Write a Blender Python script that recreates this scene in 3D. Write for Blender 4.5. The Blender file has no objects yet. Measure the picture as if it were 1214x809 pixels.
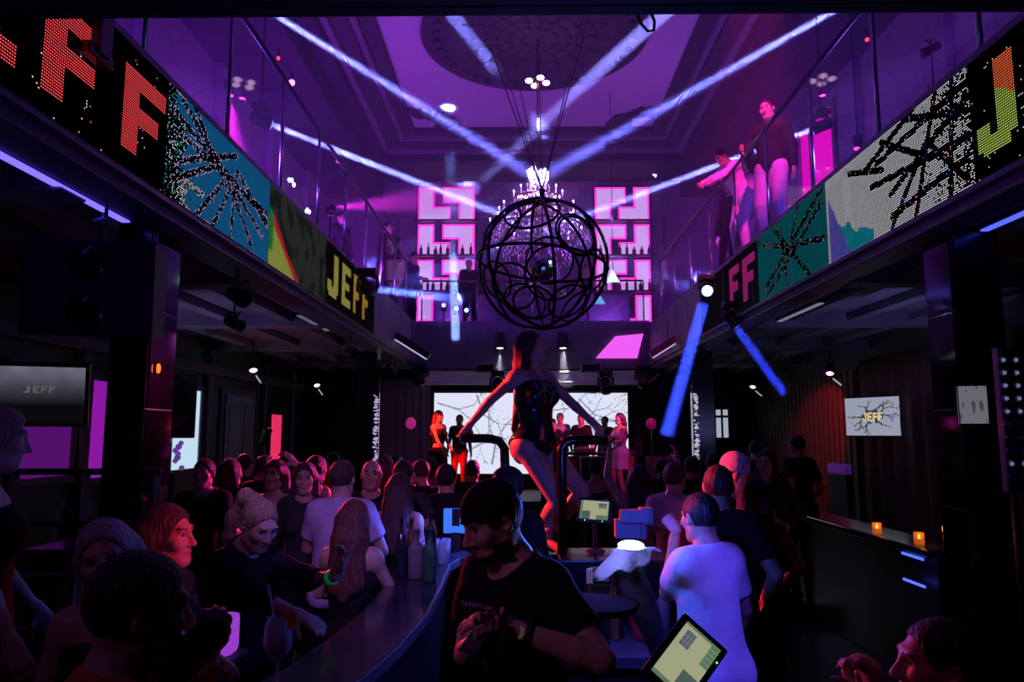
import bpy, bmesh, math, random
import numpy as np
from mathutils import Vector, Matrix, noise as mnoise

S = bpy.context.scene
COL = S.collection
random.seed(7)
PI = math.pi

# ------------------------------------------------------------------ camera
FPX = 880.0                                   # focal length in pixels of the 1214 x 809 frame
CAMZ = 1.95
cam_d = bpy.data.cameras.new('camera'); cam = bpy.data.objects.new('camera', cam_d); COL.objects.link(cam)
cam_d.sensor_width = 36.0; cam_d.lens = 36.0 * FPX / 1214.0; cam_d.clip_start = 0.05
cam.location = (0, 0, CAMZ)
cam.rotation_euler = (math.radians(90 + 7.1), 0, math.radians(0.75))
S.camera = cam
CAMR = cam.rotation_euler.to_matrix()

# ------------------------------------------------------------------ world and exposure
w = bpy.data.worlds.new('night_world'); S.world = w; w.use_nodes = True
w.node_tree.nodes['Background'].inputs[0].default_value = (0.30, 0.12, 0.55, 1)
w.node_tree.nodes['Background'].inputs[1].default_value = 0.0035
S.view_settings.view_transform = 'Standard'; S.view_settings.look = 'None'
S.view_settings.exposure = 0.0; S.view_settings.gamma = 1.0; S.view_settings.use_curve_mapping = False
S.cycles.use_denoising = True
S.cycles.max_bounces = 6; S.cycles.diffuse_bounces = 2; S.cycles.glossy_bounces = 4
S.cycles.transmission_bounces = 6; S.cycles.transparent_max_bounces = 24; S.cycles.volume_bounces = 0
S.cycles.sample_clamp_indirect = 3.0
S.cycles.caustics_reflective = False; S.cycles.caustics_refractive = False

# ------------------------------------------------------------------ measuring from the photograph
def ray(px, py):
    d = CAMR @ Vector(((px - 607) / FPX, (404.5 - py) / FPX, -1.0))
    return d
def U(px, py, Y):                             # the point seen at a pixel, Y metres down the hall
    d = ray(px, py); t = Y / d.y
    return Vector((d.x * t, Y, CAMZ + d.z * t))
def UX(px, py, X):                            # the point seen at a pixel on the plane x = X
    d = ray(px, py); t = X / d.x
    return Vector((X, d.y * t, CAMZ + d.z * t))
def UZ(px, py, Z):                            # the point seen at a pixel on the plane z = Z
    d = ray(px, py); t = (Z - CAMZ) / d.z
    return Vector((d.x * t, d.y * t, Z))

# ------------------------------------------------------------------ large washes of the upper hall
def light(kind, name, loc, color, power, size=0.1, target=None, angle=40, blend=0.4, spread=None, size_y=None):
    d = bpy.data.lights.new(name, kind); o = bpy.data.objects.new(name, d); COL.objects.link(o)
    o.location = loc; d.color = color; d.energy = power
    if kind == 'SPOT':
        d.spot_size = math.radians(angle); d.spot_blend = blend; d.shadow_soft_size = size
    elif kind == 'AREA':
        d.shape = 'DISK' if size_y is None else 'RECTANGLE'; d.size = size
        if size_y: d.size_y = size_y
        if spread: d.spread = math.radians(spread)
    else:
        d.shadow_soft_size = size
    if target is not None:
        o.rotation_euler = (Vector(target) - Vector(loc)).to_track_quat('-Z', 'Y').to_euler()
    return o

VIO = (0.42, 0.06, 1.0); MAG = (1.0, 0.02, 0.75); BLU = (0.10, 0.08, 1.0); RED = (1.0, 0.03, 0.02); PUR = (0.62, 0.08, 1.0)
# ------------------------------------------------------------------ materials
MATS = {}
def mat(name, color=(0.5, 0.5, 0.5), rough=0.6, metal=0.0, emit=None, es=0.0, bump=0.0, bscale=40.0, vary=0.0, vscale=6.0,
        stretch=None, spec=0.5, alpha=1.0, trans=0.0, sheen=0.0):
    if name in MATS: return MATS[name]
    m = bpy.data.materials.new(name); m.use_nodes = True; MATS[name] = m
    nt = m.node_tree; b = nt.nodes['Principled BSDF']
    b.inputs['Base Color'].default_value = (*color, 1); b.inputs['Roughness'].default_value = rough
    b.inputs['Metallic'].default_value = metal; b.inputs['Specular IOR Level'].default_value = spec
    b.inputs['Alpha'].default_value = alpha; b.inputs['Transmission Weight'].default_value = trans
    if emit:
        b.inputs['Emission Color'].default_value = (*emit, 1); b.inputs['Emission Strength'].default_value = es
    if bump or vary:
        tc = nt.nodes.new('ShaderNodeTexCoord'); mp = nt.nodes.new('ShaderNodeMapping')
        nt.links.new(tc.outputs['Object'], mp.inputs[0])
        if stretch: mp.inputs['Scale'].default_value = stretch
        if vary:
            n = nt.nodes.new('ShaderNodeTexNoise'); n.inputs['Scale'].default_value = vscale; n.inputs['Detail'].default_value = 5
            nt.links.new(mp.outputs[0], n.inputs['Vector'])
            r = nt.nodes.new('ShaderNodeValToRGB'); nt.links.new(n.outputs[0], r.inputs[0])
            r.color_ramp.elements[0].position = 0.3; r.color_ramp.elements[1].position = 0.7
            r.color_ramp.elements[0].color = (*[max(0, c * (1 - vary)) for c in color], 1)
            r.color_ramp.elements[1].color = (*[min(1, c * (1 + vary)) for c in color], 1)
            nt.links.new(r.outputs[0], b.inputs['Base Color'])
        if bump:
            n = nt.nodes.new('ShaderNodeTexNoise'); n.inputs['Scale'].default_value = bscale; n.inputs['Detail'].default_value = 3
            nt.links.new(mp.outputs[0], n.inputs['Vector'])
            bp = nt.nodes.new('ShaderNodeBump'); bp.inputs['Strength'].default_value = bump; bp.inputs['Distance'].default_value = 0.02
            nt.links.new(n.outputs[0], bp.inputs['Height']); nt.links.new(bp.outputs[0], b.inputs['Normal'])
    return m
def emis(name, color, strength, sample=True):
    if name in MATS: return MATS[name]
    m = bpy.data.materials.new(name); m.use_nodes = True; MATS[name] = m
    nt = m.node_tree; nt.nodes.clear()
    e = nt.nodes.new('ShaderNodeEmission'); e.inputs[0].default_value = (*color, 1); e.inputs[1].default_value = strength
    o = nt.nodes.new('ShaderNodeOutputMaterial'); nt.links.new(e.outputs[0], o.inputs[0])
    if not sample: m.cycles.emission_sampling = 'NONE'
    return m
def glassmat(name, tint=(1, 1, 1), refl=0.12, rough=0.03):
    # thin coated pane: mostly clear, with a small mirror share
    if name in MATS: return MATS[name]
    m = bpy.data.materials.new(name); m.use_nodes = True; MATS[name] = m
    nt = m.node_tree; nt.nodes.clear()
    t = nt.nodes.new('ShaderNodeBsdfTransparent'); t.inputs[0].default_value = (*tint, 1)
    g = nt.nodes.new('ShaderNodeBsdfGlossy'); g.inputs['Roughness'].default_value = rough
    mx = nt.nodes.new('ShaderNodeMixShader'); mx.inputs[0].default_value = refl
    nt.links.new(t.outputs[0], mx.inputs[1]); nt.links.new(g.outputs[0], mx.inputs[2])
    o = nt.nodes.new('ShaderNodeOutputMaterial'); nt.links.new(mx.outputs[0], o.inputs[0])
    return m
def attr_emis(name, strength, sample=False):
    m = bpy.data.materials.new(name); m.use_nodes = True; MATS[name] = m
    nt = m.node_tree; nt.nodes.clear()
    a = nt.nodes.new('ShaderNodeAttribute'); a.attribute_name = 'col'
    e = nt.nodes.new('ShaderNodeEmission'); e.inputs[1].default_value = strength
    nt.links.new(a.outputs['Color'], e.inputs[0])
    o = nt.nodes.new('ShaderNodeOutputMaterial'); nt.links.new(e.outputs[0], o.inputs[0])
    if not sample: m.cycles.emission_sampling = 'NONE'
    return m

# ------------------------------------------------------------------ mesh collecting
class MB:
    def __init__(self): self.v = []; self.f = []; self.m = []; self.cm = 0
    def add(self, vs, fs):
        o = len(self.v); self.v += [tuple(p) for p in vs]
        self.f += [tuple(i + o for i in f) for f in fs]; self.m += [self.cm] * len(fs); return self
    def box(self, x0, x1, y0, y1, z0, z1, bev=0.0, M=None):
        if bev > 0:
            b = min(bev, abs(x1 - x0) / 2.01, abs(y1 - y0) / 2.01, abs(z1 - z0) / 2.01)
            bm = bmesh.new(); bmesh.ops.create_cube(bm, size=1)
            for p in bm.verts:
                p.co = Vector((x0 + (p.co.x + .5) * (x1 - x0), y0 + (p.co.y + .5) * (y1 - y0), z0 + (p.co.z + .5) * (z1 - z0)))
            bmesh.ops.bevel(bm, geom=bm.edges[:], offset=b, segments=2, affect='EDGES', profile=0.6)
            vs = [p.co.copy() for p in bm.verts]; fs = [[q.index for q in f.verts] for f in bm.faces]
            bm.free()
        else:
            vs = [Vector((x, y, z)) for x in (x0, x1) for y in (y0, y1) for z in (z0, z1)]
            fs = [(0, 1, 3, 2), (4, 6, 7, 5), (0, 4, 5, 1), (2, 3, 7, 6), (0, 2, 6, 4), (1, 5, 7, 3)]
        if M is not None: vs = [M @ p for p in vs]
        return self.add(vs, fs)
    def tube(self, pts, r, n=8, closed=False, cap=True):
        pts = [Vector(p) for p in pts]; k = len(pts); rs = r if isinstance(r, (list, tuple)) else [r] * k
        vs = []; up = None
        for i, p in enumerate(pts):
            a = pts[i - 1] if (i or closed) else pts[i]; b = pts[(i + 1) % k] if (i < k - 1 or closed) else pts[i]
            t = (b - a).normalized()
            if up is None: up = t.orthogonal().normalized()
            up = (up - t * up.dot(t)); up = up.normalized() if up.length > 1e-6 else t.orthogonal().normalized()
            s = t.cross(up)
            vs += [p + (up * math.cos(2 * PI * j / n) + s * math.sin(2 * PI * j / n)) * rs[i] for j in range(n)]
        fs = []
        for i in range(k if closed else k - 1):
            for j in range(n):
                q = (i + 1) % k
                fs.append((i * n + j, i * n + (j + 1) % n, q * n + (j + 1) % n, q * n + j))
        if cap and not closed:
            fs.append(tuple(range(n - 1, -1, -1))); fs.append(tuple((k - 1) * n + j for j in range(n)))
        return self.add(vs, fs)
    def lathe(self, prof, c=(0, 0, 0), n=16, M=None):
        c = Vector(c); vs = []; fs = []
        for r, z in prof:
            for j in range(n):
                p = Vector((r * math.cos(2 * PI * j / n), r * math.sin(2 * PI * j / n), z))
                vs.append((M @ p if M is not None else p) + c)
        for i in range(len(prof) - 1):
            for j in range(n):
                fs.append((i * n + j, i * n + (j + 1) % n, (i + 1) * n + (j + 1) % n, (i + 1) * n + j))
        if prof[0][0] > 1e-5: fs.append(tuple(range(n - 1, -1, -1)))
        if prof[-1][0] > 1e-5: fs.append(tuple((len(prof) - 1) * n + j for j in range(n)))
        return self.add(vs, fs)
    def prism(self, poly, z0, z1, M=None):
        n = len(poly); vs = [Vector((x, y, z)) for z in (z0, z1) for x, y in poly]
        fs = [tuple(range(n - 1, -1, -1)), tuple(range(n, 2 * n))] + [(i, (i + 1) % n, n + (i + 1) % n, n + i) for i in range(n)]
        if M is not None: vs = [M @ p for p in vs]
        return self.add(vs, fs)
    def ball(self, c, r, nu=12, nv=8, M=None):
        prof = [(math.sin(PI * i / nv), -math.cos(PI * i / nv)) for i in range(nv + 1)]
        rr = Vector(r) if not isinstance(r, (int, float)) else Vector((r, r, r))
        D = Matrix.Diagonal(rr).to_4x4()
        return self.lathe([(max(a, 1e-4), b) for a, b in prof], c, nu, M=(M @ D) if M is not None else D)
    def build(self, name, m=None, parent=None, smooth=False, loc=None, mats=None, local=False):
        me = bpy.data.meshes.new(name); me.from_pydata(self.v, [], self.f)
        for q in (mats or [m]):
            if q is not None: me.materials.append(q)
        if mats: me.polygons.foreach_set('material_index', self.m)
        if smooth: me.polygons.foreach_set('use_smooth', [True] * len(self.f))
        me.update()
        o = bpy.data.objects.new(name, me); COL.objects.link(o)
        if parent is not None:
            o.parent = parent
            if not local: o.matrix_parent_inverse = pinv(parent)
        elif loc is not None:
            L = Vector(loc); me.transform(Matrix.Translation(-L)); o.location = L
        return o
def pinv(p):
    M = p.matrix_basis.copy()
    if p.parent: M = p.parent.matrix_basis @ p.matrix_parent_inverse @ M
    return M.inverted()
def empty(name, loc, label=None, cat=None, group=None, rotz=0.0):
    o = bpy.data.objects.new(name, None); COL.objects.link(o); o.location = loc; o.rotation_euler.z = rotz
    o.empty_display_size = 0.1
    return tag(o, label, cat, group)
def tag(o, label=None, cat=None, group=None, kind=None):
    if label: o['label'] = label
    if cat: o['category'] = cat
    if group: o['group'] = group
    if kind: o['kind'] = kind
    return o
def struct(o): o['kind'] = 'structure'; return o
def copy_tree(o, parent=None):
    c = o.copy(); COL.objects.link(c)
    if parent is not None: c.parent = parent
    for ch in list(o.children): copy_tree(ch, c)
    return c
def trs(loc, rx=0, ry=0, rz=0):
    return Matrix.Translation(Vector(loc)) @ Matrix.Rotation(rz, 4, 'Z') @ Matrix.Rotation(ry, 4, 'Y') @ Matrix.Rotation(rx, 4, 'X')
def aim(loc, target):                         # a frame whose local -Z looks at the target
    return Matrix.Translation(Vector(loc)) @ (Vector(target) - Vector(loc)).to_track_quat('-Z', 'Y').to_matrix().to_4x4()

# ------------------------------------------------------------------ smooth solids: a field on a grid, then surface nets
def surface_nets(v, org, h):
    s = v < 0
    nx, ny, nz = v.shape
    c = np.zeros((nx - 1, ny - 1, nz - 1), np.int8)
    for a in (0, 1):
        for b in (0, 1):
            for d in (0, 1): c += s[a:nx - 1 + a, b:ny - 1 + b, d:nz - 1 + d]
    I, J, K = np.nonzero((c > 0) & (c < 8))
    n = len(I); idx = np.full(c.shape, -1, np.int32); idx[I, J, K] = np.arange(n)
    P = np.zeros((n, 3), np.float32); W = np.zeros(n, np.float32)
    cv = {}
    for a in (0, 1):
        for b in (0, 1):
            for d in (0, 1): cv[a, b, d] = v[I + a, J + b, K + d]
    for ax in range(3):
        for p in (0, 1):
            for q in (0, 1):
                A = [p, q]; A.insert(ax, 0); B = list(A); B[ax] = 1
                va, vb = cv[tuple(A)], cv[tuple(B)]
                m = (va < 0) != (vb < 0); t = va[m] / (va[m] - vb[m])
                pt = np.tile(np.array(A, np.float32), (m.sum(), 1)); pt[:, ax] = t
                P[m] += pt; W[m] += 1
    P = P / W[:, None] + np.stack([I, J, K], 1)
    Q = []
    for ax in range(3):
        sl0 = [slice(None)] * 3; sl1 = [slice(None)] * 3
        sl0[ax] = slice(0, -1); sl1[ax] = slice(1, None)
        a0, a1 = s[tuple(sl0)], s[tuple(sl1)]
        e = np.stack(np.nonzero(a0 != a1), 1)
        b, d = (ax + 1) % 3, (ax + 2) % 3
        ok = (e[:, b] > 0) & (e[:, d] > 0) & (e[:, b] < v.shape[b] - 1) & (e[:, d] < v.shape[d] - 1)
        e = e[ok]; ins = a0[e[:, 0], e[:, 1], e[:, 2]]
        def cell(db, dd):
            k = e.copy(); k[:, b] += db; k[:, d] += dd
            return idx[k[:, 0], k[:, 1], k[:, 2]]
        q = np.stack([cell(-1, -1), cell(0, -1), cell(0, 0), cell(-1, 0)], 1)
        q[~ins] = q[~ins][:, ::-1]
        Q.append(q)
    return org + P * h, np.concatenate(Q)
def rc(a, b, r1, r2=None, tg='', k=None): return ('rc', np.array(a, np.float32), np.array(b, np.float32), r1, r1 if r2 is None else r2, tg, k)
def el(c, r, M=None, tg='', k=None):
    return ('el', np.array(c, np.float32), np.array(r, np.float32), np.eye(3, dtype=np.float32) if M is None else np.array(M, np.float32), tg, None, k)
def pbox(p, infl):
    if p[0] == 'rc':
        lo = np.minimum(p[1] - p[3], p[2] - p[4]); hi = np.maximum(p[1] + p[3], p[2] + p[4])
    else:
        e = np.abs(p[3]) @ p[2]; lo, hi = p[1] - e, p[1] + e
    return lo - infl, hi + infl
class Field:
    def __init__(self, prims, h, pad=0.03, infl=0.0):
        los, his = zip(*[pbox(p, infl + pad) for p in prims])
        self.h = h; self.org = np.min(los, 0).astype(np.float32)
        self.n = np.ceil((np.max(his, 0) - self.org) / h).astype(int) + 2
        self.v = np.full(self.n, 0.2, np.float32); self.lab = None
    def sub(self, lo, hi):
        a = np.maximum(np.floor((lo - self.org) / self.h).astype(int), 0)
        b = np.minimum(np.ceil((hi - self.org) / self.h).astype(int) + 1, self.n)
        if np.any(b <= a): return None
        ax = [self.org[i] + self.h * np.arange(a[i], b[i], dtype=np.float32) for i in range(3)]
        return tuple(slice(a[i], b[i]) for i in range(3)), ax
    def dist(self, p, ax, infl):
        X, Y, Z = ax[0][:, None, None], ax[1][None, :, None], ax[2][None, None, :]
        if p[0] == 'rc':
            a, b = p[1], p[2]; ba = b - a; L = max(float(ba @ ba), 1e-9)
            t = np.clip(((X - a[0]) * ba[0] + (Y - a[1]) * ba[1] + (Z - a[2]) * ba[2]) / L, 0, 1)
            d2 = (X - a[0] - t * ba[0]) ** 2 + (Y - a[1] - t * ba[1]) ** 2 + (Z - a[2] - t * ba[2]) ** 2
            return np.sqrt(d2) - (p[3] + t * (p[4] - p[3])) - infl
        c, r, M = p[1], p[2] + infl, p[3]
        k0 = 0; k1 = 0
        for i in range(3):
            u = ((X - c[0]) * M[0, i] + (Y - c[1]) * M[1, i] + (Z - c[2]) * M[2, i])
            k0 = k0 + (u / r[i]) ** 2; k1 = k1 + (u / (r[i] * r[i])) ** 2
        k0 = np.sqrt(k0); k1 = np.sqrt(k1) + 1e-6
        return k0 * (k0 - 1.0) / k1
    def add(self, prims, k=0.03, infl=0.0):
        for p in prims:
            kk = p[6] if p[6] is not None else k
            lo, hi = pbox(p, infl + kk + 2.5 * self.h); q = self.sub(lo, hi)
            if q is None: continue
            sl, ax = q; d = self.dist(p, ax, infl); o = self.v[sl]
            if kk > 0:
                hh = np.clip(kk - np.abs(o - d), 0, None) / kk
                self.v[sl] = np.minimum(o, d) - hh * hh * kk * 0.25
            else: self.v[sl] = np.minimum(o, d)
        return self
    def cut(self, prims, k=0.01, infl=0.0):
        for p in prims:
            lo, hi = pbox(p, infl + k + 2.5 * self.h); q = self.sub(lo, hi)
            if q is None: continue
            sl, ax = q; d = -self.dist(p, ax, infl); o = self.v[sl]
            hh = np.clip(k - np.abs(o - d), 0, None) / k
            self.v[sl] = np.maximum(o, d) + hh * hh * k * 0.25
        return self
    def halfspace(self, pt, nrm):             # keep the side the normal points away from
        X = [self.org[i] + self.h * np.arange(self.n[i], dtype=np.float32) for i in range(3)]
        d = (X[0][:, None, None] - pt[0]) * nrm[0] + (X[1][None, :, None] - pt[1]) * nrm[1] + (X[2][None, None, :] - pt[2]) * nrm[2]
        self.v = np.maximum(self.v, d.astype(np.float32)); return self
    def mesh(self, name, m, parent, mats=None, paint=None):
        self.v[0] = self.v[-1] = 0.2; self.v[:, 0] = self.v[:, -1] = 0.2; self.v[:, :, 0] = self.v[:, :, -1] = 0.2
        V, Q = surface_nets(self.v, self.org, self.h)
        if len(V) == 0: return None
        me = bpy.data.meshes.new(name)
        me.vertices.add(len(V)); me.vertices.foreach_set('co', V.astype(np.float32).ravel())
        me.loops.add(Q.size); me.loops.foreach_set('vertex_index', Q.astype(np.int32).ravel())
        me.polygons.add(len(Q)); me.polygons.foreach_set('loop_start', np.arange(0, Q.size, 4, dtype=np.int32))
        me.polygons.foreach_set('use_smooth', np.ones(len(Q), bool))
        for q in (mats or [m]): me.materials.append(q)
        if paint is not None:
            me.polygons.foreach_set('material_index', paint(V[Q].mean(1)).astype(np.int32))
        me.update(); me.validate()
        o = bpy.data.objects.new(name, me); COL.objects.link(o); o.parent = parent
        return o
# ------------------------------------------------------------------ people
SKIN = mat('skin', (0.50, 0.30, 0.22), 0.5, bump=0.05, bscale=60, vary=0.06, vscale=18)
LIP = mat('lip', (0.36, 0.11, 0.10), 0.4)
EYE = mat('eye', (0.02, 0.02, 0.025), 0.15)
def hairmat(name, c): return mat(name, c, 0.55, bump=0.75, bscale=16, vary=0.4, vscale=14, stretch=(6, 6, 0.5))
H_BLK = hairmat('hair_black', (0.014, 0.011, 0.010)); H_BRN = hairmat('hair_brown', (0.055, 0.030, 0.020))
H_BLD = hairmat('hair_blonde', (0.26, 0.18, 0.11)); H_RED = hairmat('hair_auburn', (0.095, 0.032, 0.02)); H_ASH = hairmat('hair_ash', (0.36, 0.31, 0.29))
def cloth(name, c, r=0.85): return mat(name, c, r, bump=0.45, bscale=9, vary=0.12, vscale=5, spec=0.2)
C_BLK = cloth('cloth_black', (0.012, 0.012, 0.014)); C_CHR = cloth('cloth_charcoal', (0.04, 0.04, 0.045)); C_WHT = cloth('cloth_white', (0.78, 0.78, 0.80))
C_GRY = cloth('cloth_grey', (0.36, 0.36, 0.40)); C_NVY = cloth('cloth_navy', (0.02, 0.03, 0.09)); C_JEA = cloth('cloth_denim', (0.06, 0.10, 0.22))
C_LIL = cloth('cloth_lilac', (0.55, 0.45, 0.62)); C_RED = cloth('cloth_red', (0.45, 0.03, 0.03)); C_ORG = cloth('cloth_orange', (0.55, 0.13, 0.03)); C_LGT = cloth('cloth_pale', (0.62, 0.62, 0.66))
SHOE = mat('shoe_leather', (0.02, 0.02, 0.02), 0.35)

def rot(ax, deg): return np.array(Matrix.Rotation(math.radians(deg), 3, ax), np.float64)
def unit(v): v = np.array(v, float); return v / (np.linalg.norm(v) + 1e-9)
def ik(a, t, l1, l2, pole):
    a, t = np.array(a, float), np.array(t, float); d = t - a; L = np.linalg.norm(d); L2 = min(max(L, abs(l1 - l2) + 0.02), (l1 + l2) * 0.995)
    u = unit(d); t = a + u * L2
    x = (l1 * l1 - l2 * l2 + L2 * L2) / (2 * L2); hgt = math.sqrt(max(l1 * l1 - x * x, 1e-6))
    p = np.array(pole, float); p = p - u * (p @ u); p = unit(p)
    return a + u * x + p * hgt, t
def hand_prims(wr, d, n, curl, s, side, tg, minr=0.0, point=False):
    d = unit(d); n = np.array(n, float); n = unit(n - d * (n @ d)); w = np.cross(d, n) * side     # w: towards the thumb side
    P = []; K = 0.008
    for i in range(4):                                            # palm bones
        o = (1.2 - i * 0.8) * 0.021 * s
        P.append(rc(wr + w * o * 0.5, wr + d * 0.085 * s + w * o, 0.015 * s, 0.0125 * s, tg, 0.02))
    for i in range(4):
        o = (1.2 - i * 0.8) * 0.0225 * s; L = (0.078, 0.088, 0.082, 0.063)[i] * s
        c = curl if not (point and i == 0) else 0.06
        b = wr + d * 0.087 * s + w * o; a = c * 0.9; dirv = d
        for j, f in enumerate((0.45, 0.30, 0.25)):
            ang = a * (0.8 + 0.75 * j) if j else a * 0.7
            dv = unit(d * math.cos(ang) + n * math.sin(ang) + w * (0.10 - 0.07 * i) * (1 - c))
            e = b + dv * L * f; r0 = max((0.0098 - 0.0009 * j) * s, minr)
            P.append(rc(b, e, r0, max(r0 - 0.0008, minr), tg, K)); b = e
    b = wr + d * 0.025 * s + w * 0.022 * s                        # thumb, from the side of the palm
    for j, (L, q) in enumerate(((0.045, 0.75), (0.034, 0.35), (0.026, 0.15))):
        dv = unit(d * (0.55 + 0.15 * j) + w * (0.75 - 0.2 * j - 0.35 * curl) + n * (0.25 + 0.45 * curl + 0.1 * j))
        e = b + dv * L * s; P.append(rc(b, e, max((0.0135 - 0.002 * j) * s, minr), max((0.012 - 0.002 * j) * s, minr), tg, 0.012)); b = e
    return P

def person(label, top, rotdeg, sex='m', vox=0.013, base=0.0, hair='short', hairm=None, shirt='tee', shirtm=None, pants='pants', pantsm=None,
           bend=0, side=0, twist=0, hyaw=0, hpitch=0, htilt=0, LH=None, RH=None, LE=(.6, 0.8, -0.6), RE=(-.6, 0.8, -0.6), LF=None, RF=None,
           sleeve=.93, LK=(0, -1, 0), RK=(0, -1, 0), curl=0.45, lcurl=None, rcurl=None, lpalm=None, rpalm=None, ldir=None, rdir=None, lpoint=False, rpoint=False,
           group=None, build=1.0, H=None, beard=None, skin=None, extras=None, pelvis=None, world=False, cat='person', fine=False, heels=0.0, hem=None):
    top = Vector(top); Hh = H if H else (top.z - base); s = Hh / 1.75; f = sex == 'f'
    skin = skin or SKIN; hairm = hairm or H_BLK; shirtm = shirtm or C_BLK; pantsm = pantsm or C_BLK
    Rz = Matrix.Rotation(math.radians(rotdeg), 3, 'Z')
    pel = np.array((0, 0, 0.95)) if pelvis is None else np.array(pelvis, float)
    Mu = rot('Z', twist) @ rot('X', bend) @ rot('Y', side)
    def up(p): return (pel + Mu @ (np.array(p, float) - np.array((0, 0, 0.95)))) * s
    Mh = Mu @ rot('Z', hyaw) @ rot('X', hpitch) @ rot('Y', htilt)
    neck = up((0, 0.015, 1.475)); hc = neck + Mh @ (np.array((0, -0.012, 0.160)) * s)
    def hd(p): return hc + Mh @ (np.array(p, float) * s)
    htop = hd((0, 0.01, 0.115))
    # the root stands where the head's crown meets the given point
    off = Rz @ Vector((htop[0], htop[1], 0))
    root_loc = Vector((top.x - off.x, top.y - off.y, base))
    if H: root_loc.z = top.z - htop[2]
    def loc(p): q = Rz.inverted() @ (Vector(p) - root_loc); return np.array(q) / s
    if world:
        LH = loc(LH) if LH is not None else None; RH = loc(RH) if RH is not None else None
        LF = loc(LF) if LF is not None else None; RF = loc(RF) if RF is not None else None
    sx = 0.138 if f else 0.160
    B = build; P = []; A = P.append
    shL, shR = up((sx, 0.015, 1.425)), up((-sx, 0.015, 1.425))
    hipL, hipR = (pel + (0.088, 0, -0.035)) * s, (pel + (-0.088, 0, -0.035)) * s
    LF = np.array(LF if LF is not None else (0.12, 0.0, 0.085 + heels)) * s; RF = np.array(RF if RF is not None else (-0.12, 0.0, 0.085 + heels)) * s
    LH = np.array(LH if LH is not None else (0.27, -0.04, 0.88)) * s; RH = np.array(RH if RH is not None else (-0.27, -0.04, 0.88)) * s
    knL, LF = ik(hipL, LF, 0.43 * s, 0.42 * s, LK); knR, RF = ik(hipR, RF, 0.43 * s, 0.42 * s, RK)
    elL, LH = ik(shL, LH, 0.285 * s, 0.255 * s, LE); elR, RH = ik(shR, RH, 0.285 * s, 0.255 * s, RE)
    T = []                                                        # torso
    wst = 0.80 if f else 1.0; hp = 1.02 if f else 0.98
    T += [el((pel + (0, 0.005, -0.01)) * s, np.array((0.165 * hp, 0.118, 0.125)) * s * (1, B, 1), None, 'pelvis'),
          el(up((0, 0, 1.10)), np.array((0.142 * wst, 0.100, 0.15)) * s * (B, B, 1), Mu, 'waist'),
          el(up((0, 0.005, 1.29)), np.array((0.160 * (0.90 if f else 1.02), 0.113, 0.175)) * s * (B, B, 1), Mu, 'rib'),
          rc(up((sx * 0.82, 0.02, 1.405)), up((-sx * 0.82, 0.02, 1.405)), (0.050 if f else 0.058) * s, None, 'shoulder'),
          rc(up((0.02, 0.03, 1.485)), up((sx * 0.8, 0.02, 1.415)), 0.04 * s, 0.038 * s, 'trap'), rc(up((-0.02, 0.03, 1.485)), up((-sx * 0.8, 0.02, 1.415)), 0.04 * s, 0.038 * s, 'trap')]
    if f: T += [el(up((q * 0.070, -0.090, 1.275)), np.array((0.060, 0.050, 0.058)) * s, Mu, 'bust', 0.035) for q in (1, -1)]
    else: T += [el(up((q * 0.075, -0.075, 1.335)), np.array((0.085, 0.038, 0.06)) * s, Mu, 'bust', 0.05) for q in (1, -1)]
    bt = [el(hipL + np.array((0.0, 0.06, -0.01)) * s, np.array((0.085, 0.08, 0.09)) * s, None, 'pelvis'), el(hipR + np.array((0.0, 0.06, -0.01)) * s, np.array((0.085, 0.08, 0.09)) * s, None, 'pelvis')]
    ar = 0.82 if f else 1.0
    UA = [rc(shL, elL, 0.054 * s * ar, 0.041 * s * ar, 'uaL'), rc(shR, elR, 0.054 * s * ar, 0.041 * s * ar, 'uaR'),
          el(shL + (elL - shL) * 0.12, np.array((0.052, 0.054, 0.060)) * s * ar, None, 'uaL'), el(shR + (elR - shR) * 0.12, np.array((0.052, 0.054, 0.060)) * s * ar, None, 'uaR')]
    FA = []
    for e, hnd, t_ in ((elL, LH, 'faL'), (elR, LH if False else RH, 'faR')):
        mid = e + (hnd - e) * 0.3
        FA += [rc(e, mid, 0.040 * s * ar, 0.041 * s * ar, t_, 0.008), rc(mid, hnd, 0.041 * s * ar, 0.0265 * s * ar, t_, 0.006)]
    TH = []; SH = []
    for hp_, kn, ft, t_ in ((hipL, knL, LF, 'L'), (hipR, knR, RF, 'R')):
        TH += [rc(hp_, kn, 0.092 * s, 0.056 * s, 'th' + t_)]
        mid = kn + (ft - kn) * 0.3; back = unit(np.cross(unit(ft - kn), (1, 0, 0)))
        SH += [rc(kn, mid - back * 0.0, 0.055 * s, 0.056 * s, 'sh' + t_, 0.008), rc(mid, ft, 0.056 * s, 0.035 * s, 'sh' + t_, 0.006)]
    NK = [rc(neck + Mu @ (np.array((0, 0.01, -0.03)) * s), hd((0, 0.022, -0.05)), 0.056 * s * (0.80 if f else 1.0), 0.053 * s * (0.80 if f else 1.0), 'neck')]
    minr = 0.62 * vox
    HN = []
    fd = lambda e, h_: unit(h_ - e)
    inw = Mu @ np.array((0, 0, -1.0))
    HN += hand_prims(LH, ldir if ldir is not None else fd(elL, LH), lpalm if lpalm is not None else Mu @ np.array((-1, 0, -0.15)), curl if lcurl is None else lcurl, s, 1, 'handL', minr, lpoint)
    HN += hand_prims(RH, rdir if rdir is not None else fd(elR, RH), rpalm if rpalm is not None else Mu @ np.array((1, 0, -0.15)), curl if rcurl is None else rcurl, s, -1, 'handR', minr, rpoint)
    FT = []
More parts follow.
